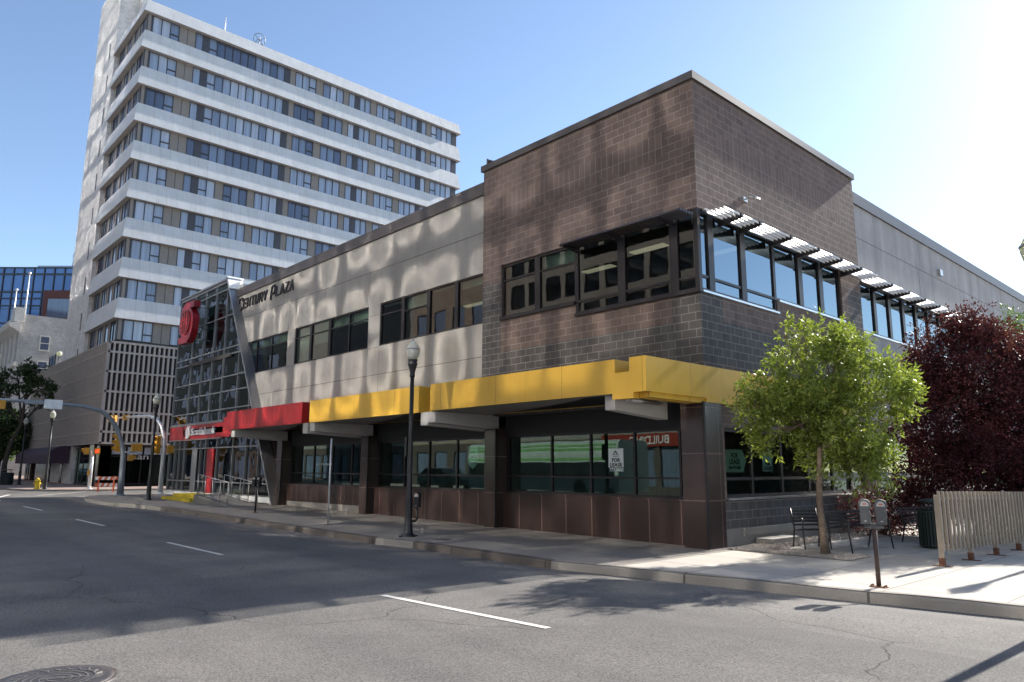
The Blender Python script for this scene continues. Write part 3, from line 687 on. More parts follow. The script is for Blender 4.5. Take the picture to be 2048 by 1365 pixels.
# sunshades: brackets plus blades
def sunshade_side(y0, y1, x, z, spans):
    mb = MB()
    for y in spans: mb.prism([(0, .05), (.66, .05), (.66, -.03), (0, -.13)], lambda p, y=y: (x + p[0], y - .05, z + p[1] - .03), lambda p, y=y: (x + p[0], y + .05, z + p[1] - .03))
    mb.box(x + .02, y0, z + .05, x + .06, y1, z + .10)
    o = mb.build('sunshade', 'frame', BLD)
    bl = MB(); edges = [y0] + list(spans) + [y1]
    for p, q in zip(edges, edges[1:]):
        if q - p < .1: continue
        for k in range(5):
            xx = x + .14 + .115 * k
            n = 10; prof = [(.046 * math.cos(2 * math.pi * i / n), .020 * math.sin(2 * math.pi * i / n)) for i in range(n)]
            ca, sa = math.cos(2.05), math.sin(2.05); prof = [(a * ca - b * sa, a * sa + b * ca) for a, b in prof]
            b0 = len(bl.v); bl.v += [(xx + a, p + .07, z + c) for a, c in prof] + [(xx + a, q - .07, z + c) for a, c in prof]
            for i in range(n): j = (i + 1) % n; bl.f.append((b0 + i, b0 + j, b0 + n + j, b0 + n + i)); bl.m.append(0); bl.s.append(True)
            bl.f.append(tuple(b0 + i for i in range(n))); bl.f.append(tuple(b0 + n + i for i in reversed(range(n)))); bl.m += [0, 0]; bl.s += [False, False]
        bl.tube([(x + .11, p + .03, z + .085), (x + .11, q - .03, z + .085)], .022, 8)
    bl.build('blade', 'louver', o)
sunshade_side(14.7, 23.9, BX, 7.84, [15.5, 16.39, 18.02, 19.62, 21.1, 22.5])
sunshade_side(24.0, 56.0, SX, 7.84, [25.3 + 1.55 * i for i in range(20)])
mb = MB()    # street-side dark sunshade over the two right windows
for x in (-13.1, -11.6, -9.97): mb.prism([(0, 0), (-.62, .02), (-.62, -.05), (0, -.13)], lambda p, x=x: (x - .03, BY + p[0], 7.78 + p[1]), lambda p, x=x: (x + .03, BY + p[0], 7.78 + p[1]))
for k in range(5): mb.tube([(-13.2, BY - .14 - .115 * k, 7.77), (-9.3, BY - .14 - .115 * k, 7.77)], .042, 8)
mb.build('sunshade', 'louverdark', BLD)
# ---- glass bank end
GY = 14.3
mb = MB()
def fz(z): return -30.75 - (z - .15) * .604          # inclined fin, left edge
mb.box(-44.5, GY - .05, 11.36, fz(11.3), 14.9, 11.5); mb.box(-44.6, GY - .13, 11.5, fz(11.3) + .1, 14.9, 11.6); mb.build('glass_box_roof', 'alu', BLD)
mb = MB(); mb.box(-42.3, 14.7, 10.95, -36.6, 22, 11.2); mb.box(-44.5, 20, .2, -36.4, 20.2, 11, 1); mb.box(-42.4, 14.2, 7.3, -36.4, 20, 7.5, 1); mb.box(-42.4, 14.2, 3.5, -32, 20, 3.8, 1); mb.box(-42.4, 14.2, .1, -31, 20, .22, 1); mb.build('bank_body', ['fargrey', 'insidedark'], BLD)
fin = MB()
d = Vector((fz(11.2) - fz(.1), 0, 11.1))
fin.prism([(fz(.1), .05), (fz(11.7), 11.7), (fz(11.7) + .13, 11.7), (fz(.1) + .13, .05)], lambda p: (p[0], GY - .12, p[1]), lambda p: (p[0], 14.72, p[1]))
fin.build('inclined_fin', 'alu', BLD)
mb = MB(); mb.obox((fz(11.3) + .17, 14.62, 11.32), ((-.517, 0, .856), (0, 1, 0), (.856, 0, .517)), (.42, .45, .03)); mb.box(fz(11.0) - .3, 14.75, 10.96, fz(11.0) + .55, 15.4, 11.45); mb.build('fin_cap', 'white', BLD)
hz = [10.98, 9.52, 7.79, 7.44, 6.31, 5.55, 4.66, 4.1]
hl = [2.74, 1.04, .5]
vx = [-44.5, -42.1, -40.45, -38.95, -37.4, -35.4, -33.85, -32.45]
mb = MB()
def clipx(z): return fz(z) + .02
for z in hz + [11.38]:
    x1 = min(clipx(z), -30); mb.box(-44.5, GY - .07, z - .03, x1, GY + .03, z + .03)
for z in hl: mb.box(-44.5, GY - .07, z - .03, clipx(z), GY + .03, z + .03)
for x in vx:
    zt = min(11.35, (-30.75 - x) / .604 + .15 - .05)
    if zt > 4: mb.box(x - .03, GY - .085, 4.0, x + .03, GY + .03, zt)
    z1 = min(3.2, zt)
    mb.box(x - .03, GY - .085, .5, x + .03, GY + .03, z1)
for x in (-43.6, -42.9, -39.7): mb.box(x - .025, GY - .08, .5, x + .025, GY + .03, 3.2)
cw = mb.build('curtain_wall', 'alu', BLD)
mb = MB(); mb.quad([(-44.5, GY, .5), (fz(.5), GY, .5), (fz(11.36), GY, 11.36), (-44.5, GY, 11.36)]); mb.quad([(-44.5, 20, .5), (-44.5, GY, .5), (-44.5, GY, 11.36), (-44.5, 20, 11.36)]); mb.build('pane', 'glassbank', cw)
mb = MB(); mb.box(-44.6, GY - .1, 3.25, -36.9, GY + .1, 4.0); mb.box(-36.9, GY - .1, 3.25, -34.4, GY + .1, 4.0); mb.box(-34.4, 13.3, 3.2, -32.6, GY + .1, 4.07); mb.box(-32.6, 12.9, 3.33, -31.45, GY + .1, 4.06); mb.build('fascia_band', 'red', BLD)
mb = MB(); mb.box(-44.6, GY - .12, 4.0, -36.9, GY + .1, 4.06); mb.box(-44.6, GY - .12, 3.19, -36.9, GY + .1, 3.25); mb.build('fascia_trim', 'alu', BLD)
mb = MB(); mb.box(-44.5, GY - .06, .1, fz(.3), GY + .06, .47); mb.build('sill_panel', 'white', BLD)
mb = MB(); mb.box(-40.7, GY - .12, .5, -39.95, GY - .08, 2.7); mb.build('door_post', 'alu', BLD)
mb = MB(); mb.box(-38.6, GY - .1, .5, -37.7, GY - .03, 2.7); mb.build('door', 'red', BLD)
mb = MB(); mb.box(BX, 16.6, 8.62, BX + .1, 16.8, 8.74); mb.tube([(BX + .1, 16.7, 8.68), (BX + .25, 16.7, 8.72), (BX + .3, 16.95, 8.70)], .02, 8); mb.tube([(BX + .28, 16.78, 8.72), (BX + .32, 16.98, 8.69)], .04, 10); mb.build('floodlight', 'steel', BLD)
mb = MB(); mb.box(SX, 32.2, 9.55, SX + .12, 32.5, 9.8); mb.build('vent', 'steel', BLD)
# ------------------------------------------------------------------ bank entrance: steps, ramp, rails
t = thing('entrance_steps', 'two worn yellow painted concrete steps at the glass bank entrance', 'steps', (-36.6, 12.5, zg(-36.6)))
z0 = zg(-36.6) - .03
for a in ((-38.6, 12.15, z0, -34.7, 13.65, z0 + .17), (-38.2, 12.55, z0 + .17, -34.9, 13.65, z0 + .32)):
    mb = MB(); mb.box(*a); mb.build('step', 'stepyellow', t, .015)
mb = MB(); mb.prism([(-34.68, z0), (-34.68, z0 + .36), (-30.4, z0 - .02), (-30.4, z0 - .06)], lambda p: (p[0], 12.3, p[1]), lambda p: (p[0], 13.65, p[1]))
tag(mb.build('ramp', 'base'), 'concrete ramp sloping down beside the yellow bank steps', 'ramp')
def handrail(y, x0, x1, lab):
    o = thing('handrail', lab, 'handrail', (x0, y, zg(x0)), 'steel handrails of the bank ramp')
    g = lambda x: z0 + .36 - .38 * (x + 34.68) / 4.28
    mb = MB(); mb.tube([(x0, y, g(x0) + .1), (x0, y, g(x0) + .92), (x1, y, g(x1) + .92), (x1, y, g(x1) + .12), (x0, y, g(x0) + .1)], .022, 8); mb.build('rail', 'steel', o)
    for i in range(5):
        x = x0 + (x1 - x0) * i / 4; mb = MB(); mb.tube([(x, y, g(x) - .02), (x, y, g(x) + .92)], .02, 8); mb.build('post', 'steel', o)
handrail(12.4, -34.5, -31.0, 'steel pipe handrail on the street edge of the bank ramp')
handrail(13.5, -34.3, -30.6, 'steel pipe handrail against the bank glass, behind the other rail')

# ------------------------------------------------------------------ signs and lettering
STROKE = {'C': [[(.62, .78), (.62, 1), (.12, 1), (0, .88), (0, 0), (.5, 0), (.62, .1), (.62, .22)]], 'E': [[(.6, 1), (0, 1), (0, 0), (.6, 0)], [(0, .5), (.5, .5)]], 'N': [[(0, 0), (0, 1), (.62, 0), (.62, 1)]],
 'T': [[(0, 1), (.66, 1)], [(.33, 1), (.33, 0)]], 'U': [[(0, 1), (0, 0), (.52, 0), (.62, .1), (.62, 1)]], 'R': [[(0, 0), (0, 1), (.52, 1), (.62, .9), (.62, .55), (.5, .45), (0, .45)], [(.3, .45), (.62, 0)]],
 'Y': [[(0, 1), (.32, .5), (.64, 1)], [(.32, .5), (.32, 0)]], 'P': [[(0, 0), (0, 1), (.52, 1), (.62, .9), (.62, .5), (.5, .4), (0, .4)]], 'L': [[(0, 1), (0, 0), (.58, 0)]], 'A': [[(0, 0), (.28, 1), (.36, 1), (.64, 0)], [(.1, .33), (.54, .33)]], 'Z': [[(0, 1), (.62, 1), (0, 0), (.62, 0)]]}
SG = thing('plaza_sign', 'dark lettering CENTURY PLAZA high on the grey stucco wall', 'sign', (-33.5, SY, 9.8))
x = -36.7
for ch, big in [('C', 1), ('E', 0), ('N', 0), ('T', 0), ('U', 0), ('R', 0), ('Y', 0), (' ', 0), ('P', 1), ('L', 0), ('A', 0), ('Z', 0), ('A', 0)]:
    if ch == ' ': x += .34; continue
    h = .62 if big else .43; zb = 9.71 if big else 9.80; wd = .62 if big else .50; mb = MB()
    for pl in STROKE[ch]:
        for a, b in zip(pl, pl[1:]):
            f = lambda p: Vector((x + p[0] * wd * 1.0 + p[1] * h * .12, SY - .05, zb + p[1] * h))
            A_, B_ = f(a), f(b); dd = (B_ - A_).normalized() * .03; mb.bar(A_ - dd, B_ + dd, .05, .075, up=(0, 0, 1)) if abs((B_ - A_).normalized().z) < .9 else mb.bar(A_ - dd, B_ + dd, .085, .05, up=(0, 1, 0))
    mb.build('letter', 'letter', SG); x += wd * .62 + .17
EMB = [(1.05, 1.15), (-.3, 1.15), (-.75, .9), (-1.0, .45), (-1.05, 0), (-.95, -.4), (-.7, -.68), (-.45, -.78), (-1.05, -.78), (-1.05, -1.15), (.3, -1.15), (.75, -.9), (1.0, -.45), (1.05, 0), (.95, .4), (.7, .68), (.45, .78), (1.05, .78)]
EM = thing('emblem_sign', 'big red S shaped emblem with a ribbed globe on the glass bank corner', 'sign', (-42.6, 13.6, 10))
mb = MB(); mb.prism(EMB, lambda p: (-41.1 + p[0] * .98, 13.45, 9.6 + p[1] * .98), lambda p: (-41.1 + p[0] * .98, 13.8, 9.6 + p[1] * .98)); mb.build('emblem_body', 'emblemred', EM)
mb = MB(); N = 28; disc = [(.68 * math.cos(2 * math.pi * i / N), .68 * math.sin(2 * math.pi * i / N)) for i in range(N)]
mb.prism(disc, lambda p: (-41.1 + p[0], 13.40, 9.6 + p[1]), lambda p: (-41.1 + p[0], 13.46, 9.6 + p[1])); gl = mb.build('globe_disc', 'red', EM)
mb = MB()
for k in range(-2, 3):
    for i in range(10):
        u0, u1 = -1 + i * .2, -.8 + i * .2; c = .26 * k
        f = lambda u: (u * math.sqrt(max(0, .46 - c * c)), c + .10 * (1 - u * u))
        a, b = f(u0), f(u1); mb.bar((-41.1 + a[0], 13.395, 9.6 + a[1]), (-41.1 + b[0], 13.395, 9.6 + b[1]), .03, .03)
for s in (-.35, 0, .35): mb.bar((-41.1 + s, 13.395, 8.98 + .2 * abs(s)), (-41.1 + s, 13.395, 10.22 - .2 * abs(s)), .025, .025)
mb.build('globe_line', 'letter', gl)
mb = MB()
for z in (10.45, 9.9, 9.2, 8.65): mb.tube([(-40.8, 13.7, z), (-40.4, 14.28, z)], .035, 8)
mb.build('bracket', 'steel', EM)
FS = thing('fascia_sign', 'silver S emblem and bank name in white letters on the red fascia band', 'sign', (-38.5, 13.6, 3.5))
mb = MB(); mb.prism(EMB, lambda p: (-41.45 + p[0] * .32, GY - .18, 3.63 + p[1] * .29), lambda p: (-41.45 + p[0] * .32, GY - .10, 3.63 + p[1] * .27)); mb.build('emblem', 'silver', FS)
mb = MB(); text_mb(mb, 'Scotiabank', .55, (-41.0, GY - .145, 3.46), (1, 0, 0), (0, 0, 1), .03, bold=.011, width=3.45); mb.build('lettering', 'silver', FS)
def poster(name, label, axis, pos, poly, lines, extra=None):
    mb = MB(); P = (lambda u, d, z: (u, pos + d, z)) if axis == 'y' else (lambda u, d, z: (pos - d, u, z))
    ux, uz = ((1, 0, 0), (0, 0, 1)) if axis == 'y' else ((0, 1, 0), (0, 0, 1))
    o = thing(name, label, 'poster', P(poly[0][0], 0, poly[0][1]), 'lease posters in the shop windows')
    mb.prism(poly, lambda p: P(p[0], 0, p[1]), lambda p: P(p[0], .008, p[1])); mb.build('sheet', 'paper', o)
    tb = MB()
    for body, size, u, z, wd in lines: text_mb(tb, body, size, P(u, -.006, z), ux, uz, .001, bold=.004 if size > .08 else 0, align='CENTER', width=wd)
    if extra:
        for a in extra: tb.prism(a, lambda p: P(p[0], -.006, p[1]), lambda p: P(p[0], -.001, p[1]))
    tb.build('lettering', 'ink', o)
poster('lease_poster', 'white FOR LEASE poster with phone number in the widest shop bay by the corner column', 'y', 14.885, [(-12.42, 1.79), (-11.93, 1.79), (-11.93, 2.27), (-12.42, 2.27)], [('FOR', .13, -12.17, 1.93, .27), ('LEASE', .13, -12.17, 1.81, .40)],
       [[(-12.26, 2.13), (-12.18, 2.22), (-12.10, 2.13), (-12.14, 2.13), (-12.18, 2.18), (-12.22, 2.13)], [(-12.28, 2.10), (-12.08, 2.10), (-12.08, 2.115), (-12.28, 2.115)], [(-12.27, 2.06), (-12.09, 2.06), (-12.09, 2.07), (-12.27, 2.07)]])
mb = MB(); text_mb(mb, '777-0600', .12, (-12.17, 14.892, 1.685), (1, 0, 0), (0, 0, 1), .001, align='CENTER', width=.46, bold=.003)
tag(mb.build('phone_number', 'paper'), 'pale phone number 777-0600 stuck on the glass below the lease poster', 'lettering')
poster('lease_poster', 'dim curved-bottom lease poster in the shop bay left of the second column', 'y', 14.95, [(-18.3, 1.9), (-18.05, 1.72), (-17.8, 1.9), (-17.8, 2.45), (-18.3, 2.45)], [('FOR', .12, -18.05, 2.2, .24), ('LEASE', .12, -18.05, 2.08, .36)])
poster('lease_poster', 'arrow shaped FOR LEASE poster in the side window beside the granite column', 'x', BX - .14, [(15.5, 1.68), (16.32, 1.68), (16.46, 1.96), (16.3, 2.22), (15.5, 2.22)], [('FOR', .17, 15.93, 2.02, .30), ('LEASE', .17, 15.93, 1.87, .48), ('306-777-0600', .09, 15.93, 1.76, .55)])
poster('lease_poster', 'tall narrow FOR LEASE poster in the side window behind the ash tree', 'x', BX - .14, [(17.26, 1.70), (17.76, 1.70), (17.76, 2.2), (17.26, 2.2)], [('FOR', .12, 17.51, 1.85, .26), ('LEASE', .12, 17.51, 1.74, .40)], [[(17.42, 2.06), (17.51, 2.15), (17.60, 2.06), (17.51, 2.1)]])
mb = MB(); text_mb(mb, '1815 Hamilton St', .13, (-28.2, 14.892, 1.86), (1, 0, 0), (0, 0, 1), .001, width=1.35, bold=.002)
tag(mb.build('address_lettering', 'paper'), 'small pale address 1815 Hamilton St on the dark shop glass behind the bare sign post', 'lettering')

# ------------------------------------------------------------------ white office tower
TW = thing('office_tower', 'tall white office tower with ribbon windows above a beige lattice podium', 'tower', (-58.2, 14.1, zg(-58.2)))
TX, TY, TYE, TXL = -58.3, 14.25, 45.55, -66.9
def vis(y, z):
    t = SY / y; X = t * TX; zz = 1.75 + t * (z - 1.75)
    return not (X > -42.3 and zz < 10.95)
def spandrel(zt, zb, flare):
    mb = MB(); a, b = .10, .10 + flare
    for (p0, p1, nx, ny) in (((TX, TY), (TX, TYE), 1, 0), ((TXL, TY), (TX, TY), 0, -1)):
        pass
    T0 = (TXL, TY - a); T1 = (TX + a, TY - a); T2 = (TX + a, TYE + a); B0 = (TXL, TY - b); B1 = (TX + b, TY - b); B2 = (TX + b, TYE + b)
    mb.quad([(*B0, zb), (*B1, zb), (*T1, zt), (*T0, zt)]); mb.quad([(*B1, zb), (*B2, zb), (*T2, zt), (*T1, zt)])
    mb.quad([(*B2, zb), (TXL, TYE + b, zb), (TXL, TYE + a, zt), (*T2, zt)])
    mb.quad([(TXL, TY + .3, zt), (*T0, zt), (*T1, zt), (TX - .3, TY + .3, zt)]); mb.quad([(TX - .3, TY + .3, zt), (*T1, zt), (*T2, zt), (TX - .3, TYE, zt)])
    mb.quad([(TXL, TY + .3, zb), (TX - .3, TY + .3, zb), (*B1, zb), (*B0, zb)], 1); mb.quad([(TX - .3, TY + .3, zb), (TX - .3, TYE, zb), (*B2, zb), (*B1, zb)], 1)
    mb.build('spandrel', ['twhite', 'tsoffit'], TW)
spandrel(38.45, 37.35, .22)
for k in range(1, 9): spandrel(35.82 - 3.1 * (k - 1), 34.25 - 3.1 * (k - 1), .22)
mb = MB(); mb.box(TXL, TY + .35, 10.7, TX - .35, TYE, 38.2); mb.build('core_wall', 'taupe', TW)
mb = MB(); mb.box(-74.2, 14.05, 0, TXL, 16.4, 45.7); mb.box(-74, 16.4, 0, TXL - .2, 40, 39); mb.box(TXL + .05, 15.6, 38.2, -65.9, 16.3, 44.5); mb.build('blank_wall', ['twall'], TW)
mb = MB()
for r in range(10): zc = 36.4 + 2.2 - 3.1 * r; mb.box(-68.9, 14.02, zc - .75, -68.68, 14.2, zc + .75)
mb.build('slit_window', 'tcol', TW)
COLS = [(14.28, 14.71), (18.63, 19.16), (25.85, 26.4), (33.07, 33.61), (40.40, 40.93), (44.87, 45.5)]
PANEL = [(16.72, 18.04), (26.4, 26.93), (28.95, 29.71), (31.81, 32.43), (34.79, 35.53), (37.66, 38.41), (41.52, 42.17)]
G1 = [(14.71, 16.72, 3, 2), (18.04, 18.63, 1, -1), (19.16, 25.85, 10, 0), (26.93, 28.95, 3, 2), (29.71, 31.81, 3, -1), (32.43, 33.07, 1, -1), (33.61, 34.79, 2, -1), (35.53, 37.66, 3, 2), (38.41, 40.40, 3, -1), (40.93, 41.52, 1, -1), (42.17, 44.87, 4, 0)]
G2 = [(14.71, 16.72, 3, 2), (18.04, 18.63, 1, -1), (19.16, 20.5, 2, 0), (21.2, 23.2, 3, 0), (23.85, 25.85, 3, -1)] + G1[3:]
rr = random.Random(5)
PM = ['paneblind', 'panepale', 'panemid', 'panedark', 'tframe']
hid = MB()
def wingroup(mbf, mbp, u0, u1, n, vent, zb, zt, P, moods):
    w = (u1 - u0) / n
    def bx(a, b, c, d, o=.03): mbf.box(*P(a, -o, c), *P(b, .09, d), 4)
    bx(u0, u1, zb, zb + .05); bx(u0, u1, zt - .05, zt)
    for i in range(n + 1): bx(u0 + w * i - .028, u0 + w * i + .028, zb + .05, zt - .05, .035)
    for i in range(n):
        m = moods()
        if i == vent: bx(u0 + w * i + .03, u0 + w * (i + 1) - .03, zb + .52, zb + .60, .05)
        mbp.quad([P(u0 + w * i, .02, zb), P(u0 + w * (i + 1), .02, zb), P(u0 + w * (i + 1), .02, zt), P(u0 + w * i, .02, zt)], m)
hidp = MB(); NP = [0]
def infill(*b, seen=True):
    if seen and NP[0] < 100: NP[0] += 1; mb = MB(); mb.box(*b); mb.build('infill_panel', 'taupe', TW)
    else: hidp.box(*b)
for r in range(9):
    zb, zt = 35.80 - 3.1 * r, 37.36 - 3.1 * r
    PB = lambda u, d, z: (TX - .1 - d, u, z)
    for a, b in COLS: mb = MB(); mb.box(TX - .3, a, zb, TX - .06, b, zt); mb.build('pier', 'tcol', TW)
    pn = PANEL + ([(20.5, 21.2), (23.2, 23.85)] if r >= 4 else [])
    for a, b in pn:
        infill(TX - .3, a + .015, zb, TX - .09, b - .015, zt, seen=vis((a + b) / 2, (zb + zt) / 2 + .6))
        if b - a > 1: mb = MB(); mb.box(TX - .1, (a + b) / 2 - .02, zb, TX - .08, (a + b) / 2 + .02, zt); mb.build('panel_joint', 'tframe', TW)
    for (a, b, n, vent) in (G1 if r < 4 else G2):
        dark = (r == 3 and 18 < a < 25) or rr.random() < .13
        moods = (lambda: rr.choice((3, 2, 3))) if dark else (lambda: rr.choices((0, 1, 2), (6, 3, 1))[0])
        if vis((a + b) / 2, (zb + zt) / 2 + .6):
            f = MB(); p = MB(); wingroup(f, p, a, b, n, vent, zb, zt, PB, moods)
            o = f.build('window', PM, TW); p.build('pane', PM, o)
        else: wingroup(hid, hid, a, b, n, vent, zb, zt, PB, moods)
    PL = lambda u, d, z: (u, TY + .1 + d, z)
    f = MB(); p = MB()
    for (a, b, n, vent) in ((-66.2, -64.6, 3, 0), (-63.9, -62.6, 2, -1), (-61.9, -61.0, 1, -1), (-60.4, -58.95, 2, -1)): wingroup(f, p, a, b, n, vent, zb, zt, PL, lambda: rr.choices((0, 1, 2, 3), (4, 2, 2, 2))[0])
    for a, b in ((-66.9, -66.2), (-64.6, -63.9), (-62.6, -61.9), (-61.0, -60.4), (-58.95, -58.3)): infill(a, TY + .08, zb, b, TY + .3, zt)
    o = f.build('window', PM, TW); p.build('pane', PM, o)
tag(hid.build('window', PM, TW), kind='stuff')
tag(hidp.build('infill_panel', 'taupe', TW), kind='stuff')
# podium lattice
zr = [3.45, 4.25, 5.7, 7.15, 8.6, 10.05, 10.76]
mb = MB()
y = 13.8
while y < 46: mb.box(-58.42, y, 3.45, -58.2, y + .13, 10.76); y += .345
for z in zr: mb.box(-58.4, 13.8, z - .07, -58.19, 46, z + .07)
mb.build('lattice_screen', 'lattice', TW)
mb = MB()
x = -58.25
while x > -85.6: mb.box(x - .09, 13.78, 3.45, x, 13.95, 10.76); x -= .19
for z in zr: mb.box(-85.6, 13.765, z - .05, -58.2, 13.95, z + .05)
mb.box(-58.5, 13.76, 3.4, -58.19, 13.95, 10.8)
mb.build('ribbed_screen', 'latticelow', TW)
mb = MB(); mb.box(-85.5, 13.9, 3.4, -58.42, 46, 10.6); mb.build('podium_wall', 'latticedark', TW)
mb = MB(); mb.box(-85.6, 13.9, 10.7, -58.25, 46, 10.85); mb.build('podium_roof', 'fargrey', TW)
g0 = zg(-58.2) - .1
mb = MB(); mb.box(-85.4, 14.6, g0 - .2, -59.2, 45, 3.4); mb.build('shop_wall', 'black', TW)
def spier(*b): mb = MB(); mb.box(*b); mb.build('shop_pier', 'granitec', TW)
for a, b in ((13.95, 14.7), (19.2, 19.8), (24, 24.6), (31, 31.6), (38, 38.6)): spier(-59.2, a, g0, -58.5, b, 3.42)
for a, b in ((-59.4, -58.5), (-61.4, -60.2), (-70.6, -69.8), (-80.4, -74.5), (-85.4, -82)): spier(a, 14.0, g0, b, 14.7, 3.42)
for x in (-82.6, -83.6, -84.5): spier(x, 13.9, g0, x + .4, 14.0, 3.4)
mb = MB(); mb.box(-59.1, 13.9, 3.25, -58.3, 45, 3.45); mb.build('fascia', 'black', TW)
def shopwin(axis, plane, sgn, u0, u1, z0, z1, mu, tr, gm='glassclear'): return window(axis, plane, sgn, u0, u1, z0, z1, mu, tr, gm, fw=.07, parent=TW)
shopwin('x', -58.9, 1, 14.7, 19.2, g0 + .25, 2.55, [15.8, 16.9, 18.0], [])
shopwin('x', -58.9, 1, 19.8, 24.0, g0 + .25, 3.2, [21.2, 22.6], [(19.8, 24, 2.5)])
for a, b in ((14.85, 15.75), (15.9, 16.9), (17.05, 17.9), (18.0, 19.0)):
    mb = MB(); mb.box(-58.86, a, 2.68, -58.8, b, 3.2); mb.build('clerestory_window', 'panepale', TW)  # pale pane colour stands in for a bright sky reflection
shopwin('y', 14.3, -1, -69.8, -61.4, g0 + .2, 3.2, [-68, -66.2, -64.4, -62.8], [(-69.8, -61.4, 2.4)])
shopwin('y', 14.3, -1, -74.5, -70.6, g0 + .2, 3.2, [-72.5], [])
mb = MB(); N = 8
for i in range(N):
    a0, a1 = math.pi / 2 * i / N, math.pi / 2 * (i + 1) / N
    f = lambda a: (13.95 - 1.5 * math.sin(a), 2.6 + .85 * math.cos(a))
    (ya, za), (yb, zb) = f(a0), f(a1); mb.quad([(-81, ya, za), (-67.5, ya, za), (-67.5, yb, zb), (-81, yb, zb)], 0, True)
mb.quad([(-81, 12.45, 2.6), (-67.5, 12.45, 2.6), (-67.5, 12.45, 2.05), (-81, 12.45, 2.05)])
for xx in (-81, -67.5): mb.quad([(xx, 13.95, 3.45)] + [(xx, 13.95 - 1.5 * math.sin(math.pi / 2 * i / N), 2.6 + .85 * math.cos(math.pi / 2 * i / N)) for i in range(1, N + 1)] + [(xx, 12.45, 2.05), (xx, 13.95, 2.05)])
mb.build('awning', 'awning', TW)
mb = MB(); text_mb(mb, 'Can', .62, (-58.44, 15.85, 2.5 - .18), (0, 1, 0), (0, 0, 1), .02, width=1.35); tag(mb.build('shop_lettering', 'silver'), 'pale shop name letters beginning Can above the dark ground floor glass of the tower', 'lettering')
mb = MB(); mb.box(-84.9, 13.72, 2.0, -83.0, 13.8, 2.75); tag(mb.build('wall_sign', 'white'), 'small blank white sign on the far end pier beside the plum awning', 'sign')
mb = MB(); mb.box(-58.5, 20.2, 2.75, -58.42, 23.6, 3.2)
# roof things
def antenna(name, lab, x, y, z, h): mb = MB(); mb.tube([(x, y, z), (x, y, z + h)], .05, 6); mb.lathe([(.09, z), (.09, z + .2)], x, y, 8); return tag(mb.build(name, 'galvb'), lab, 'antenna')
antenna('whip_antenna', 'thin upright whip antenna on the tower parapet nearest the street corner', -59.2, 20.6, 38.4, 1.9)
t = thing('dish_antenna', 'open ring antenna on a short mast on the tower roof', 'antenna', (-60, 24.0, 38.2))
mb = MB(); mb.tube([(-60, 24, 38.2), (-60, 24, 40.3)], .06, 6); mb.build('mast', 'galvb', t)
mb = MB()
for rad, zc in ((.55, 40.0), (.35, 39.6)): mb.tube([(-60 + .15 * math.sin(a), 24 + rad * math.cos(a), zc + rad * math.sin(a)) for a in [i * math.pi / 10 for i in range(21)]], .035, 6, cap=False)
mb.bar((-60, 23.5, 39.4), (-60, 24.5, 40.4), .04); mb.bar((-60, 24.5, 39.4), (-60, 23.5, 40.4), .04); mb.build('ring', 'galv', t)
mb = MB(); mb.lathe([(.22, 38.2), (.22, 38.9)], -59.4, 22.7, 10); mb.sphere((-59.4, 22.7, 38.95), .24, 10); tag(mb.build('roof_vent', 'galvb'), 'small round capped vent on the tower roof beside the ring antenna', 'vent')
t = thing('terrace_screen', 'glass wind screen with dark posts on the podium roof edge', 'screen', (-84, 15, 10.85))
for x in (-85.2, -83.9, -82.6): mb = MB(); mb.box(x - .05, 14.95, 10.85, x + .05, 15.05, 12.7); mb.build('post', 'frame', t)
mb = MB(); mb.box(-85.2, 14.98, 12.55, -82.3, 15.02, 12.65); mb.build('rail', 'frame', t)
mb = MB(); mb.box(-85.1, 14.99, 11.0, -82.7, 15.01, 12.5); mb.build('pane', 'globe', t)
t = thing('globe_lamp', 'white globe lamp on a short post behind the terrace wind screen', 'lamp', (-84.2, 15.6, 10.85))
mb = MB(); mb.tube([(-84.2, 15.6, 10.85), (-84.2, 15.6, 12.8)], .05, 8); mb.build('post', 'frame', t)
mb = MB(); mb.sphere((-84.2, 15.6, 13.0), .26, 14); mb.build('globe', 'globewhite', t)

# ------------------------------------------------------------------ old white brick building, far left
OB = thing('brick_building', 'old white painted brick building with heavy cornice beyond the tower', 'building', (-105, 14.95, 0))
ox = -105.0
mb = MB(); mb.box(-150, 14.95, -2, ox, 42, 19.0); mb.box(-150, 14.95, 19, ox, 15.35, 19.5); mb.box(ox - .4, 15.35, 19, ox, 42, 19.35); mb.build('wall', 'oldwhite', OB)
mb = MB()
mb.prism([(14.95, 17.0), (14.4, 17.35), (13.9, 17.6), (13.7, 18.0), (14.95, 18.3)], lambda p: (-150, p[0], p[1]), lambda p: (ox + .5, p[0], p[1])); mb.box(-150, 14.6, 18.3, ox + .12, 15.2, 19.3); mb.box(-150, 14.75, 12.9, ox + .1, 15, 13.4); mb.box(-150, 14.8, 8.0, ox + .1, 15, 8.4)
mb.box(ox - 2.6, 14.3, 18.3, ox + .2, 15.3, 20.1)
for x in range(-149, -105, 3): mb.box(x, 14.78, 8.4, x + .5, 14.97, 17.0)
mb.build('cornice', 'oldtrim', OB, .03)
mb = MB()
def oldwin(y0, y1, z0, z1):
    f = MB(); f.box(ox - .02, y0 - .12, z0 - .15, ox + .08, y1 + .12, z0); f.box(ox - .02, y0 - .12, z1, ox + .05, y1 + .12, z1 + .14); f.box(ox - .02, y0 - .1, z0, ox + .04, y0, z1); f.box(ox - .02, y1, z0, ox + .04, y1 + .1, z1); f.box(ox - .02, y0, (z0 + z1) / 2 - .05, ox + .03, y1, (z0 + z1) / 2 + .05)
    o = f.build('window', 'oldtrim', OB); p = MB(); p.quad([(ox + .012, y0, z0), (ox + .012, y1, z0), (ox + .012, y1, z1), (ox + .012, y0, z1)]); p.build('pane', 'panedark', o)
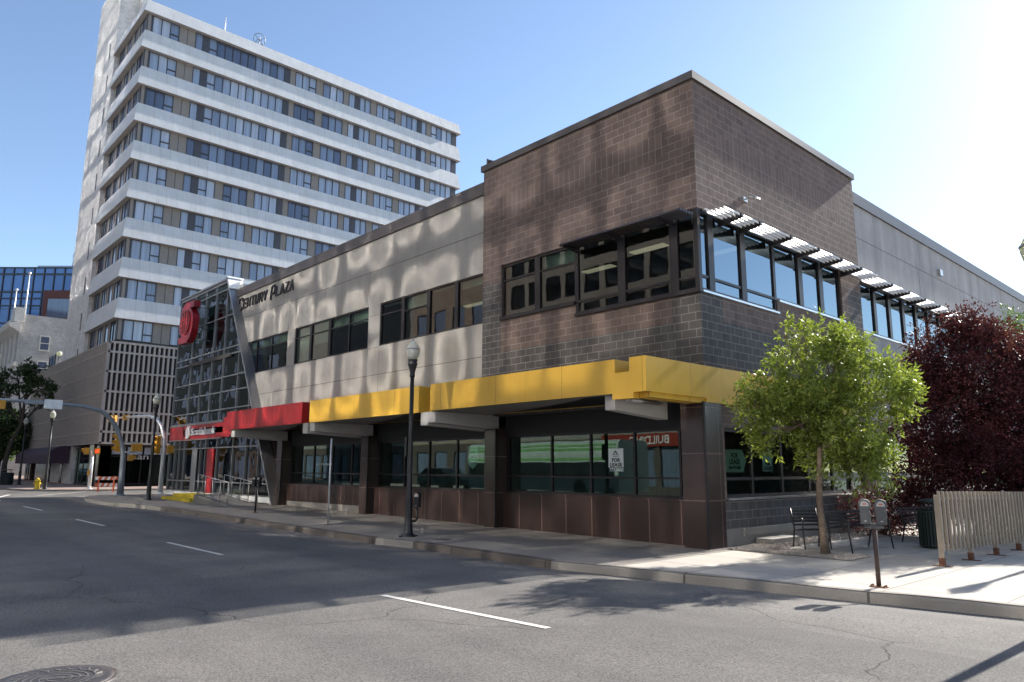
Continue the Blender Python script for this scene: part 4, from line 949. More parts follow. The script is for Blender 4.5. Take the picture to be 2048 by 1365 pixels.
for z in (14.95, 11.8, 8.6, 5.4): oldwin(17.3, 18.2, z + .2, z + 1.85); oldwin(23, 23.9, z + .2, z + 1.85)
for x in range(-148, -106, 3):
    for z in (14.0, 9.5, 5.5):
        f = MB(); f.box(x + .9, 14.9, z - .1, x + 2.6, 15.0, z + 2.2); o = f.build('window', 'oldtrim', OB); p = MB(); p.box(x + 1.1, 14.88, z, x + 2.4, 14.93, z + 2.1); p.build('pane', 'panedark', o)
def flagpole(x, y, z0, z1, lab):
    t = thing('flagpole', lab, 'flagpole', (x, y, z0), 'flagpoles on the old brick building')
    mb = MB(); mb.tube([(x, y, z0), (x, y, z1)], [.12, .07], 8); mb.build('pole', 'galvb', t); mb = MB(); mb.sphere((x, y, z1 + .1), .2, 10); mb.build('ball', 'silver', t)
flagpole(-106.2, 15.5, 19.0, 25.6, 'taller pale flagpole at the corner of the old white brick building')
flagpole(-110.3, 14.9, 19.0, 24.1, 'lower pale flagpole at the street side of the old white brick roof')
OB.location.z = .9
# far glass office and red-brown block
def fp(depth, lat): return FH * depth + RH * lat
def far_box(mb, d0, d1, l0, l1, z0, z1, m=0):
    P = [fp(d0, l0), fp(d0, l1), fp(d1, l1), fp(d1, l0)]
    uv = [(l0, z0), (l1, z0), (l1, z1), (l0, z1)]
    mb.quad([(P[0].x, P[0].y, z0), (P[1].x, P[1].y, z0), (P[1].x, P[1].y, z1), (P[0].x, P[0].y, z1)], m, uv=uv)
    for a, b in ((1, 2), (2, 3), (3, 0)): mb.quad([(P[a].x, P[a].y, z0), (P[b].x, P[b].y, z0), (P[b].x, P[b].y, z1), (P[a].x, P[a].y, z1)], m)
    mb.quad([(p.x, p.y, z1) for p in P], m)
GB = thing('glass_office', 'blue mirror glass office block far behind the old brick building', 'office block', tuple(fp(132, -95)))
mb = MB(); far_box(mb, 132, 165, -135, -70, 0, 38.6); mb.build('glass_facade', 'farglass', GB)
mb = MB()
for i in range(35): l = -135 + 1.9 * i; a = fp(131.9, l); mb.bar((a.x, a.y, 4), (a.x, a.y, 38.5), .16, .16, up=FH)
for z in (38.5, 37.2, 33.8, 32.6, 31.2, 27.9, 26.7, 24, 21, 18): a = fp(131.88, -135); b = fp(131.88, -70); mb.bar((a.x, a.y, z), (b.x, b.y, z), .18, .2)
mb.build('mullion', 'tcol', GB)
mb = MB(); far_box(mb, 138, 160, -93, -72, 38.6, 40.6); mb.build('penthouse', 'fargrey', GB)
mb = MB(); a = fp(136, -84.6); mb.tube([(a.x, a.y, 40), (a.x, a.y, 42.4)], .4, 8); mb.build('vent_pipe', 'galvb', GB)
RB = thing('red_office', 'red brown framed office block in front of the blue glass office', 'office block', tuple(fp(128, -78)))
mb = MB(); far_box(mb, 128, 131.5, -84.6, -70, 0, 33.2); mb.build('wall', 'farred', RB)
for z in (30.8 - 1.2, 26.3 - 1.0, 21.6 - 1.0, 17): mb = MB(); far_box(mb, 127.9, 128.2, -83.6, -76, z - 1.6, z + 2.0); mb.build('window', 'panedark', RB)
# ------------------------------------------------------------------ street furniture
def make_lamp():
    o = thing('street_lamp', '', 'street lamp', (0, 0, 0), 'acorn street lamps')
    mb = MB(); mb.lathe([(.19, -.05), (.19, .03), (.14, .05), (.115, .12), (.10, .5), (.096, .95), (.085, 1.0), (.074, 1.06), (.062, 2.5), (.052, 4.08)], 0, 0, 16); mb.box(-.26, -.05, -.03, .26, .05, .025); mb.box(-.05, -.26, -.03, .05, .26, .022); mb.build('pole', 'poleblack', o)
    mb = MB(); mb.lathe([(.06, 4.05), (.075, 4.1), (.065, 4.16), (.08, 4.25), (.12, 4.38), (.135, 4.42), (.10, 4.45), (.13, 4.5), (.13, 4.53)], 0, 0, 16); mb.build('capital', 'poleblack', o)
    mb = MB(); mb.lathe([(.105, 4.53), (.15, 4.62), (.175, 4.74), (.178, 4.80)], 0, 0, 20); mb.lathe([(.178, 4.80), (.13, 4.90), (.07, 4.99), (.035, 5.03)], 0, 0, 20); g = mb.build('globe', 'globewhite', o)
    mb = MB(); mb.lathe([(.184, 4.785), (.187, 4.80), (.184, 4.815)], 0, 0, 20); mb.build('globe_band', 'galv', o); mb = MB(); mb.lathe([(.036, 5.03), (.03, 5.05), (.012, 5.07), (.008, 5.13)], 0, 0, 8); mb.build('finial', 'galv', o)
    mb = MB(); mb.lathe([(.05, 4.5), (.05, 4.62)], 0, 0, 10); mb.build('ballast', 'galv', g)
    return o
lamp0 = make_lamp()
for i, (x, y, lab) in enumerate([(-15.78, 10.98, 'tall black acorn lamp post on the sidewalk, in front of the yellow canopies'), (-37.6, 11.25, 'black acorn lamp post between the curved mast arm pole and the yellow steps'),
    (-55.2, 10.25, 'black acorn lamp post in front of the plum awning near the hydrant'), (-66.3, 10.6, 'farthest black acorn lamp post, beside the dark tree trunk'), (-47.2, 17.6, 'acorn lamp half hidden by the left edge of the glass bank'), (-2.22, 11.85, 'acorn lamp whose pale globe pokes in at the right edge'), (-3.55, 20.4, 'acorn lamp standing beyond the right end of the beige fence')]):
    o = lamp0 if i == 0 else copy_tree(lamp0)
    o.location = (x, y, zg(x)); o['label'] = lab
HEADP = [(-.07, 0), (.07, 0), (.074, .17), (.06, .215), (.082, .25), (.085, .29), (.075, .335), (.05, .365), (.0, .378), (-.05, .365), (-.075, .335), (-.085, .29), (-.082, .25), (-.06, .215), (-.074, .17)]
def meter_head(parent, x, y, z, m='meter', rot=.35):
    c, s = math.cos(rot), math.sin(rot)
    L = lambda u, d, w: (x + u * c - d * s, y + u * s + d * c, z + w)
    mb = MB(); mb.prism(HEADP, lambda p: L(p[0], -.055, p[1]), lambda p: L(p[0], .055, p[1])); h = mb.build('meter_head', m, parent, .006)
    mb = MB(); N = 10; mb.prism([(.06 * math.cos(math.pi * i / N), .272 + .075 * math.sin(math.pi * i / N)) for i in range(N + 1)], lambda p: L(p[0], -.060, p[1]), lambda p: L(p[0], -.05, p[1])); mb.build('window', 'meterlight', h)
    mb = MB(); mb.prism([(-.05, .02), (.05, .02), (.055, .16), (-.055, .16)], lambda p: L(p[0], -.062, p[1]), lambda p: L(p[0], -.05, p[1])); mb.build('coin_door', m, h)
    mb = MB(); mb.prism([(-.015, .045), (.015, .045), (.015, .055), (-.015, .055)], lambda p: L(p[0], -.066, p[1]), lambda p: L(p[0], -.06, p[1])); mb.prism([(-.03, .295), (.03, .295), (.025, .315), (-.025, .315)], lambda p: L(p[0], -.063, p[1]), lambda p: L(p[0], -.06, p[1]), 1); mb.build('dial', ['silver', 'orange'], h)
def double_meter(x, y, lab, hm='meter', pm='polebrown'):
    z = zg(x); o = thing('parking_meter', lab, 'parking meter', (x, y, z), 'parking meters')
    mb = MB(); mb.tube([(x, y, z), (x, y, z + .9)], .034, 12); mb.build('post', pm, o)
    mb = MB(); mb.box(x - .12, y - .06, z - .01, x + .12, y + .06, z + .015); [mb.lathe([(.014, z), (.014, z + .04)], x + a, y + b, 6) for a in (-.095, .095) for b in (-.035, .035)]; mb.build('base_plate', 'rust', o)
    mb = MB(); mb.tube([(x - .13, y - .045, z + .90), (x + .13, y + .045, z + .90)], .03, 8); mb.box(x - .05, y - .04, z + .86, x + .05, y + .04, z + .94); mb.build('yoke', 'meter', o)
    meter_head(o, x - .105, y - .04, z + .925, hm); meter_head(o, x + .105, y + .04, z + .925, hm)
double_meter(-4.67, 11.87, 'twin grey parking meters on a brown post by the kerb in the sun')
double_meter(-26.4, 11.6, 'dark twin parking meters in the shade before the granite base of the bank', 'poleblack', 'poleblack')
x, y = -15.55, 11.08; z = zg(x); o = thing('parking_meter', 'single dark parking meter on a bent arm beside the tall lamp post', 'parking meter', (x, y, z), 'parking meters')
mb = MB(); mb.tube([(x - .16, y - .04, z + .38), (x - .05, y - .01, z + .38), (x, y, z + .45), (x, y, z + .72)], .028, 8); mb.build('post', 'poleblack', o); meter_head(o, x, y, z + .72, 'poleblack')
mb = MB(); mb.box(-15.93, 10.9, 2.05, -15.85, 11.06, 2.55); tag(mb.build('pole_box', 'poleblack'), 'small dark control box strapped to the tall lamp post', 'box')
t = thing('sign_post', 'thin bare steel sign post with its plate turned edge on', 'sign post', (-20.12, 11.1, zg(-20.1)))
z = zg(-20.1); mb = MB(); mb.tube([(-20.12, 11.1, z), (-20.12, 11.1, z + 2.55)], .026, 8); mb.build('post', 'galvb', t); mb = MB(); mb.obox((-20.09, 11.08, z + 2.3), ((-.88, .48, 0), (.48, .88, 0), (0, 0, 1)), (.15, .004, .24)); mb.build('plate', 'galv', t)
mb = MB(); mb.box(-20.27, 11.04, z - .01, -19.97, 11.16, z + .012); mb.build('base_plate', 'rust', t)
# traffic signals
def signal(parent, c, face, n=3, m='sigyellow', lit=None, w=.30, h=.33):
    """stack of n square sections centred at c, face = horizontal direction the lenses look to."""
    f = Vector(face).normalized(); s = Vector((0, 0, 1)).cross(f); c = Vector(c)
    mb = MB(); mb.obox(c, (s, f, (0, 0, 1)), (w / 2, .11, h * n / 2), 0); b = mb.build('signal_head', m, parent, .02)
    for i in range(n):
        p = c + Vector((0, 0, h * (n - 1) / 2 - h * i)); l = MB(); l.tube([p + f * .11, p + f * .125], w * .36, 14); l.build('lens', lit if lit and i == 0 else 'lens', b)
        v = MB(); N = 10
        for k in range(N):
            a0, a1 = -.5 + (math.pi + 1.0) * k / N, -.5 + (math.pi + 1.0) * (k + 1) / N; r = w * .42
            q = lambda a, d: p + s * r * math.cos(a) + Vector((0, 0, 1)) * r * math.sin(a) + f * d
            v.quad([q(a0, .1), q(a1, .1), q(a1, .30 - .05 * abs(math.cos(a1))), q(a0, .30 - .05 * abs(math.cos(a0)))], 0, True)
        v.build('visor', m, b)
    return b
zb = zg(-43.2)
MA = thing('mast_arm_pole', 'grey curved traffic signal mast arm reaching left over the street', 'traffic signal', (-43.2, 11.5, zb))
mb = MB(); arm = [(-43.2, 11.5, zb), (-43.2, 11.5, 1.2), (-43.2, 11.48, 2.4), (-43.2, 11.32, 3.1), (-43.2, 11.05, 3.75), (-43.2, 10.7, 4.3), (-43.2, 10.2, 4.68), (-43.2, 9.4, 4.87), (-43.2, 7.8, 4.96), (-43.2, 5.0, 5.0), (-43.2, 2.0, 5.05)]
mb.tube(arm, [.17, .15, .135, .125, .12, .115, .11, .10, .09, .075, .06], 12); mb.lathe([(.26, zb - .02), (.26, zb + .05), (.18, zb + .1)], -43.2, 11.5, 14); mb.build('mast', 'galv', MA)
signal(MA, (-43.3, 11.18, 3.05), (0, -1, 0)); signal(MA, (-43.15, 5.6, 4.75), (-1, 0, 0), 1, w=.7, h=.42)
mb = MB(); mb.box(-43.0, 11.78, 2.60, -42.86, 12.3, 3.0); mb.build('walk_signal', 'sigyellow', MA, .02); mb = MB(); mb.tube([(-43.1, 11.5, 3.05), (-43.0, 12.0, 3.08), (-42.95, 12.05, 3.0)], .03, 6); mb.tube([(-43.1, 11.5, 2.55), (-43.0, 12.0, 2.55)], .03, 6); mb.build('bracket', 'galv', MA)
signal(MA, (-43.25, 11.85, 2.25), (0, 1, 0), 1, w=.3, h=.32)
t = thing('blade_sign', 'pale sign plate seen from behind, bolted on the curved mast arm nearer its pole', 'sign', (-43.1, 8.0, 4.9)); mb = MB(); mb.box(-43.1, 7.56, 4.66, -43.07, 8.37, 5.13); mb.build('plate', 'galvb', t)
t = thing('blade_sign', 'slim grey sign plate on the curved mast arm farther out from its pole', 'sign', (-43.1, 7.2, 4.9)); mb = MB(); mb.box(-43.1, 6.72, 4.86, -43.07, 7.5, 5.06); mb.build('plate', 'galv', t)
zb = zg(-44.1)
SP = thing('signal_pole', 'bright silver signal pole with hooked arm beside the left bank corner', 'traffic signal', (-44.1, 13.8, zb))
mb = MB(); mb.tube([(-44.1, 13.8, zb), (-44.1, 13.8, 2.7), (-44.12, 13.75, 3.5), (-44.25, 13.6, 4.1), (-44.6, 13.4, 4.5), (-45.3, 13.2, 4.66), (-46.5, 13.0, 4.7), (-49, 12.6, 4.72)], [.14, .115, .11, .105, .1, .09, .08, .06], 12); mb.lathe([(.22, zb - .02), (.22, zb + .04), (.15, zb + .08)], -44.1, 13.8, 12); mb.build('mast', 'galvb', SP)
signal(SP, (-44.1, 13.42, 3.0), (.25, -1, 0)); signal(SP, (-49.2, 12.3, 4.66), (.6, -.8, 0), 1, w=.42, h=.4); signal(SP, (-48.2, 12.7, 4.7), (.2, .9, 0), 1, w=.3, h=.3)
mb = MB(); mb.box(-44.15, 13.95, 2.55, -43.95, 14.3, 2.98); mb.build('walk_signal', 'sigyellow', SP, .02); mb = MB(); mb.tube([(-44.1, 13.3, 2.5), (-44.1, 14.1, 2.5)], .025, 6); mb.tube([(-44.1, 13.4, 3.52), (-44.1, 13.8, 3.52)], .025, 6); mb.build('bracket', 'galvb', SP)
zb = zg(-54)
t = thing('signal_post', 'short silver post across the side street with a lit red hand signal', 'traffic signal', (-54, 12.5, zb))
mb = MB(); mb.tube([(-54, 12.5, zb), (-54, 12.5, 2.85)], [.11, .095], 10); mb.lathe([(.2, zb), (.2, zb + .04)], -54, 12.5, 10); mb.build('post', 'galvb', t)
signal(t, (-53.85, 12.72, 2.78), (.95, -.25, 0), 1, lit='lensred', w=.32, h=.4); signal(t, (-54.05, 12.15, 2.78), (0, -1, 0), 1, w=.38, h=.42)
mb = MB(); mb.box(-54.0, 12.30, 1.25, -53.9, 12.42, 1.55); mb.build('push_button', 'sigyellow', t)
# barricade on the side street
t = thing('road_barricade', 'low orange and white striped barricade on the side street', 'barricade', (-51.7, 12.9, zg(-51.7) - .1))
c0 = Vector((-51.7, 12.9, zg(-51.7) - .1)); D = Vector((.35, .94, 0)).normalized(); Nn = Vector((.94, -.35, 0))
for k, z in enumerate((.34, .74)):
    mb = MB()
    for i in range(8):
        a = c0 + D * (-.62 + .155 * i); b = c0 + D * (-.62 + .155 * (i + 1)); mb.quad([a + Vector((0, 0, z)), b + Vector((0, 0, z)), b + Vector((0, 0, z + .2)) + D * .1 * (i < 7), a + Vector((0, 0, z + .2)) + D * .1 * (i > 0)], (i + k) % 2)
    mb.obox(c0 + Vector((0, 0, z + .1)) - Nn * .02, (D, Nn, (0, 0, 1)), (.62, .015, .1), 0); mb.build('board', ['orange', 'white'], t)
for s in (-.42, .42):
    mb = MB(); p = c0 + D * s; mb.bar(p + Nn * .25, p + Vector((0, 0, .98)), .05, .03); mb.bar(p - Nn * .25, p + Vector((0, 0, .98)), .05, .03); mb.build('leg', 'orange', t)
# hydrant
x, y = -55.4, 9.85; z = zg(x)
t = thing('fire_hydrant', 'yellow fire hydrant on the far corner by the lamp post', 'hydrant', (x, y, z))
mb = MB(); mb.lathe([(.2, z), (.2, z + .04), (.15, z + .05), (.14, z + .48), (.17, z + .5), (.17, z + .54), (.14, z + .57), (.08, z + .68), (.04, z + .72)], x, y, 14); mb.build('barrel', 'hydrant', t)
for a in (0, 2.1, 4.2): mb = MB(); v = Vector((math.cos(a), math.sin(a), 0)); p = Vector((x, y, z + .36)); mb.tube([p + v * .12, p + v * .22], .06, 10); mb.build('outlet', 'hydrant', t)
# litter bins
def bin_(x, y, h, r, lab, dome=True):
    z = zg(x); t = thing('litter_bin', lab, 'litter bin', (x, y, z), 'dark green litter bins')
    mb = MB(); mb.lathe([(r * .9, z + .03), (r * .92, z + h)], x, y, 20); mb.build('drum', 'rubber', t)
    mb = MB()
    for i in range(30): a = 2 * math.pi * i / 30; v = Vector((math.cos(a), math.sin(a), 0)); u = Vector((-v.y, v.x, 0)); mb.obox(Vector((x, y, z + h * .5 + .02)) + v * r, (u, v, (0, 0, 1)), (.02, .006, h * .5 - .02))
    for zz in (.06, h * .5, h - .02): mb.lathe([(r * .96, z + zz), (r * .99, z + zz), (r * .99, z + zz + .05), (r * .96, z + zz + .05)], x, y, 30)
    mb.build('slat_body', 'bin', t)
    mb = MB(); mb.lathe([(r * 1.02, z + h), (r * 1.04, z + h + .03), (r * .7, z + h + .05)], x, y, 24)
    if dome:
        mb.lathe([(r * 1.0, z + h + .22), (r * .8, z + h + .27), (r * .3, z + h + .30), (.01, z + h + .305)], x, y, 24)
        for i in range(4): a = i * 1.57 + .4; mb.tube([(x + r * .7 * math.cos(a), y + r * .7 * math.sin(a), z + h), (x + r * .7 * math.cos(a), y + r * .7 * math.sin(a), z + h + .24)], .015, 6)
    mb.build('lid', 'bin', t)
bin_(-6.05, 18.75, .80, .32, 'dark green slatted litter bin with domed lid behind the beige fence')
bin_(-66.0, 9.75, .85, .42, 'dark litter bin at the foot of the farthest dark tree')
# benches
def bench(cx, cy, rot, lab, L=1.7):
    t = thing('park_bench', lab, 'bench', (cx, cy, 0), 'dark metal benches'); c, s = math.cos(rot), math.sin(rot)
    F = lambda u, v, z: (cx + u * c - v * s, cy + u * s + v * c, z)
    mb = MB()
    for i in range(7): v = -.2 + .065 * i; mb.bar(F(-L / 2, v, .44 - .01 * i), F(L / 2, v, .44 - .01 * i), .045, .012)
    mb.build('seat', 'bench', t)
    mb = MB()
    for i in range(5): mb.bar(F(-L / 2, .24 + .03 * i, .50 + .075 * i), F(L / 2, .24 + .03 * i, .50 + .075 * i), .012, .045)
    mb.build('backrest', 'bench', t)
    for u in (-L / 2, L / 2): mb = MB(); mb.tube([F(u, -.28, 0), F(u, -.22, .43), F(u, -.24, .62), F(u, -.2, .66), F(u, .22, .66), F(u, .26, .62), F(u, .2, .43), F(u, .30, 0)], .018, 8); mb.tube([F(u, .2, .40), F(u, .36, .86)], .018, 8); mb.build('armrest_leg', 'bench', t)
bench(-7.0, 17.0, 1.45, 'dark metal bench right behind the ash tree trunk')
bench(-6.6, 20.4, 1.35, 'dark metal bench under the purple tree near the litter bin')
bench(-7.9, 16.55, .9, 'short dark metal chair bench left of the ash tree trunk', .6)
# picket fence
FE = thing('picket_fence', 'beige steel picket fence along the plaza edge with rusty post feet', 'fence', (-4.85, 15.3, 0))
fx = lambda y: -4.85 + .052 * (y - 15.3); ft = lambda y: 1.355 - .018 * (y - 15.3)
for i in range(14):
    y = 15.3 + 1.42 * i; mb = MB(); mb.box(fx(y) - .04, y - .04, .14, fx(y) + .04, y + .04, ft(y) - .07); p = mb.build('post', 'fence', FE, .004)
    mb = MB(); mb.box(fx(y) - .046, y - .046, 0, fx(y) + .046, y + .046, .15); mb.box(fx(y) - .16, y - .06, -.01, fx(y) + .16, y + .06, .012); mb.build('post_foot', 'rust', p)
for z in (.36, 1.22):
    mb = MB(); a, b = 15.25, 33.8; mb.obox((fx((a + b) / 2) + .01, (a + b) / 2, z - .009 * 18.5), ((fx(b) - fx(a), b - a, -.018 * (b - a)), (1, 0, 0), (0, 0, 1)), ((b - a) / 2, .02, .025)); mb.build('rail', 'fence', FE)
for i in range(93):
    y = 15.29 + .2 * i; mb = MB(); mb.box(fx(y) + .026, y - .036, .27 - .018 * (y - 15.3), fx(y) + .064, y + .036, ft(y)); mb.build('picket', 'fence', FE)
# bird on the coping
x, y, z = -16.95, 14.6, 11.48
t = thing('pigeon', 'dark pigeon perched on the left end of the block wall coping', 'bird', (x, y, z))
mb = MB(); mb.sphere((x, y, z + .1), .085, 12, 0, (1.5, .8, .9)); mb.sphere((x - .08, y, z + .2), .045, 10); mb.tube([(x - .06, y, z + .13), (x - .08, y, z + .19)], [.06, .04], 8); mb.bar((x + .08, y, z + .1), (x + .25, y, z + .06), .06, .02); mb.tube([(x - .11, y, z + .2), (x - .145, y, z + .19)], [.014, .003], 6); mb.tube([(x, y - .02, z), (x, y - .02, z + .06)], .008, 5); mb.tube([(x, y + .02, z), (x, y + .02, z + .06)], .008, 5); mb.build('body', 'bird', t)

# ------------------------------------------------------------------ trees
def crown_pts(ells, n, gap=.5, seed=1):
    r = np.random.default_rng(seed); V = np.array([e[3] * e[4] * e[5] for e in ells]) ** .8; V /= V.sum(); out = []
    ph = r.uniform(0, 6.28, (3, 3))
    while len(out) < n:
        e = ells[r.choice(len(ells), p=V)]; d = r.normal(size=3); d /= np.linalg.norm(d); rad = r.uniform(.2, 1.0) ** .45 * (1.0 + .22 * max(0, math.sin(5 * d[0] + 3 * d[2] + 4 * d[1])) ** 2)
        p = np.array(e[:3]) + d * rad * np.array(e[3:6])
        g = sum(math.sin(3.1 * p[a] + 2.3 * p[(a + 1) % 3] + ph[0, a]) for a in range(3)) / 3
        if g < -gap and r.random() < .92: continue
        out.append((p, d))
    return out
def leaves(name, sprays, per, ln, wd, spread, mat, parent, seed=2, off=(0, 0, 0), droop=.2):
    r = np.random.default_rng(seed); P = []
    for p, d in sprays:
        ax = d + r.normal(size=3) * .45 + np.array([0, 0, .35 - droop]); ax /= np.linalg.norm(ax)
        t = r.uniform(-.5, 1, per)[:, None]; base = p + ax * spread * t + r.normal(size=(per, 3)) * spread * .22
        dr = ax + r.normal(size=(per, 3)) * .75 + np.array([0, 0, -droop]); dr /= np.linalg.norm(dr, axis=1)[:, None]
        nn = r.normal(size=(per, 3)) + np.array([0, 0, .8]); sd = np.cross(dr, nn); sd /= np.linalg.norm(sd, axis=1)[:, None] + 1e-9
        L = ln * r.uniform(.6, 1.25, per)[:, None]; Wd = wd * r.uniform(.7, 1.2, per)[:, None]; up = np.cross(sd, dr)
        P.append(np.stack([base, base + dr * L * .45 + sd * Wd * .5 + up * Wd * .12, base + dr * L, base + dr * L * .45 - sd * Wd * .5 + up * Wd * .12], 1))
    P = np.concatenate(P).reshape(-1, 3) - np.array(off); n = len(P) // 4
    me = bpy.data.meshes.new(name); me.vertices.add(len(P)); me.vertices.foreach_set('co', P.astype('f').ravel())
    me.loops.add(n * 4); me.loops.foreach_set('vertex_index', np.arange(n * 4, dtype='i')); me.polygons.add(n); me.polygons.foreach_set('loop_start', np.arange(0, n * 4, 4, dtype='i')); me.update(calc_edges=True)
    me.materials.append(M[mat]); o = bpy.data.objects.new(name, me); COL.objects.link(o); o.parent = parent; return o
def tree(name, label, base, trunk, ells, nspray, per, ln, wd, spread, mat, bark='bark', seed=1, group=None, limbs=None, twigs=160, gap=.45, tr=.09, droop=.2):
    """base (x,y,z); trunk = list of local (lat,depth,z); ells in local (lat,depth,z,rx,ry,rz)."""
    B = Vector(base); w = lambda q: np.array([B.x + RH.x * q[0] + FH.x * q[1], B.y + RH.y * q[0] + FH.y * q[1], B.z + q[2]])
    o = thing(name, label, 'tree', tuple(B), group); r = random.Random(seed)
    sp = [(w(p), np.array([RH.x * d[0] + FH.x * d[1], RH.y * d[0] + FH.y * d[1], d[2]])) for p, d in crown_pts(ells, nspray, gap, seed)]
    leaves('crown', sp, per, ln, wd, spread, mat, o, seed + 5, tuple(B), droop)
    mb = MB(); n = len(trunk); mb.tube([w(p) for p in trunk], [tr * (1.25 if i == 0 else 1 - .55 * i / (n - 1)) for i in range(n)], 12)
    top = trunk[-1]; ends = []
    for e in ells:
        st = trunk[r.randint(max(1, n - 2), n - 1)]; c = e[:3]; midp = [(st[k] + c[k]) / 2 + r.uniform(-.12, .12) for k in range(3)]; midp[2] += .1
        mb.tube([w(st), w(midp), w(c)], [tr * .48, tr * .34, tr * .2], 7); ends += [(midp, tr * .22), (c, tr * .2)]
        for _ in range(3):
            q = [c[k] + r.uniform(-.75, .75) * e[3 + k] for k in range(3)]; mb.tube([w(midp), w([(midp[k] + q[k]) / 2 + r.uniform(-.08, .08) for k in range(3)]), w(q)], [tr * .24, tr * .17, tr * .08], 6); ends.append((q, tr * .12))
    E = [np.array(w(e[0])) for e in ends]
    for p, d in sp[:twigs]:
        k = min(range(len(E)), key=lambda i: np.linalg.norm(E[i] - p)); a = E[k]; mp = (a + p) / 2 + np.array([r.uniform(-.05, .05) for _ in range(3)]); mb.tube([a, mp, p], [tr * .10, tr * .07, tr * .03], 4, cap=False)
    mb.build('trunk', bark, o)
    return o
tree('ash_tree', 'young bright green ash tree on the sidewalk in front of the corner shop windows', (-7.05, 15.35, 0), [(0, 0, 0), (-.03, 0, .5), (-.05, .02, 1.1), (-.02, 0, 1.7), (.05, .03, 2.3), (.12, 0, 2.9)],
     [(0, 0, 3.95, 1.0, 1.1, .9), (-1.0, .1, 3.25, .72, .9, .5), (1.25, 0, 3.55, .85, 1.0, .75), (.6, 0, 2.6, 1.05, 1.1, .85), (-.55, -.1, 2.75, .8, .9, .6), (-.35, 0, 4.3, .55, .6, .45), (.75, .1, 4.35, .5, .6, .45), (.9, 0, 1.95, .6, .7, .45), (-1.35, 0, 2.95, .35, .5, .3), (-.1, 0, 3.2, .9, 1.0, .7), (1.75, 0, 3.3, .4, .5, .5), (.95, 0, 1.65, .75, .8, .5), (.45, 0, 2.1, .8, .8, .6), (-.9, 0, 2.45, .55, .6, .45)], 2150, 14, .125, .039, .17, 'leafash', seed=3, tr=.08, gap=.06, twigs=420)
tree('purple_tree', 'dense dark purple leaved tree behind the fence and bench, nearer of the two', (-6.3, 23.0, 0), [(0, 0, 0), (.05, 0, .6), (.1, 0, 1.5), (.1, .1, 3)],
     [(0, 0, 4.3, 1.5, 1.5, 1.6), (-.6, 0, 3.0, 1.4, 1.5, 1.5), (1.1, .2, 3.4, 1.5, 1.6, 1.9), (.3, 0, 1.6, 1.9, 1.6, 1.2), (.55, 0, 5.3, .8, .8, .8), (-1.2, 0, 1.6, .9, 1.1, 1.0), (-.7, 0, 4.9, .7, .7, .7), (1.9, 0, 2.0, 1.2, 1.3, 1.3), (-1.1, 0, 4.0, .6, .7, .6), (.1, 0, 5.7, .5, .5, .5), (1.1, 0, 5.2, .6, .6, .5)], 5600, 15, .095, .052, .24, 'leafpurple', 'barkdark', seed=8, tr=.10, gap=.3, group='purple leaved trees')
tree('purple_tree', 'dense dark purple leaved tree at the right edge, farther of the two', (-4.6, 25.6, 0), [(0, 0, 0), (.05, 0, .6), (.1, 0, 1.5), (.1, .1, 3)],
     [(0, 0, 4.0, 1.5, 1.5, 1.5), (.9, 0, 3.0, 1.7, 1.6, 1.6), (.3, 0, 1.6, 1.9, 1.6, 1.2), (-.3, 0, 4.8, .9, .9, .9)], 3600, 15, .11, .06, .28, 'leafpurple', 'barkdark', seed=9, tr=.10, gap=.6, group='purple leaved trees')
tree('ash_tree', 'light green ash tree peeping over the purple trees at the right edge', (-6.2, 29.6, 0), [(0, 0, 0), (0, 0, 1.5), (.05, 0, 3)], [(.2, 0, 5.6, 1.3, 1.2, 1.5), (.5, 0, 6.6, .8, .8, .7), (.9, 0, 4.2, 1.3, 1.2, 1.3), (.1, 0, 6.0, .6, .6, .7)], 700, 14, .12, .04, .25, 'leafgreen', seed=12, tr=.1, gap=.4)
tree('dark_tree', 'tall thin dark leaved street tree at the far left with bare lower limbs', (-67.4, 9.75, zg(-67.4)), [(0, 0, 0), (-.05, 0, 1.5), (.2, 0, 3.0), (.9, 0, 4.6), (.9, 0, 6.3)],
     [(.2, 0, 8.0, 1.5, 1.6, .8), (1.9, 0, 7.3, 1.1, 1.2, .5), (-1.2, 0, 6.6, 1.2, 1.3, .8), (1.2, 0, 8.9, .7, .7, .4), (2.2, 0, 6.2, .6, .7, .3)], 330, 13, .26, .13, .34, 'leafdark', 'barkdark', seed=21, tr=.2, gap=.1, twigs=220)
for k, (px, py, lab, mt, s) in enumerate([(-88.4, 16.4, 'light green tree beyond the tower podium, nearest its end pier', 'leafgreen', 31), (-84.0, 11.6, 'shaded green tree low behind the dark street tree at far left', 'leafdark', 32), (-94.0, 13.0, 'bushy green tree far left in front of the old white building', 'leafgreen', 33)]):
    tree('leafy_tree', lab, (px, py, zg(px)), [(0, 0, 0), (.1, 0, 1.5), (.2, 0, 3)], [(0, 0, 5.4, 1.8, 1.8, 1.6), (-1.4, 0, 4.4, 1.5, 1.6, 1.4), (1.3, 0, 4.2, 1.3, 1.5, 1.5), (.2, 0, 3.0, 1.8, 1.6, 1.0)], 520, 13, .3, .15, .4, mt, 'barkdark', seed=s, tr=.16, gap=.35, group='leafy trees beyond the tower', twigs=80)
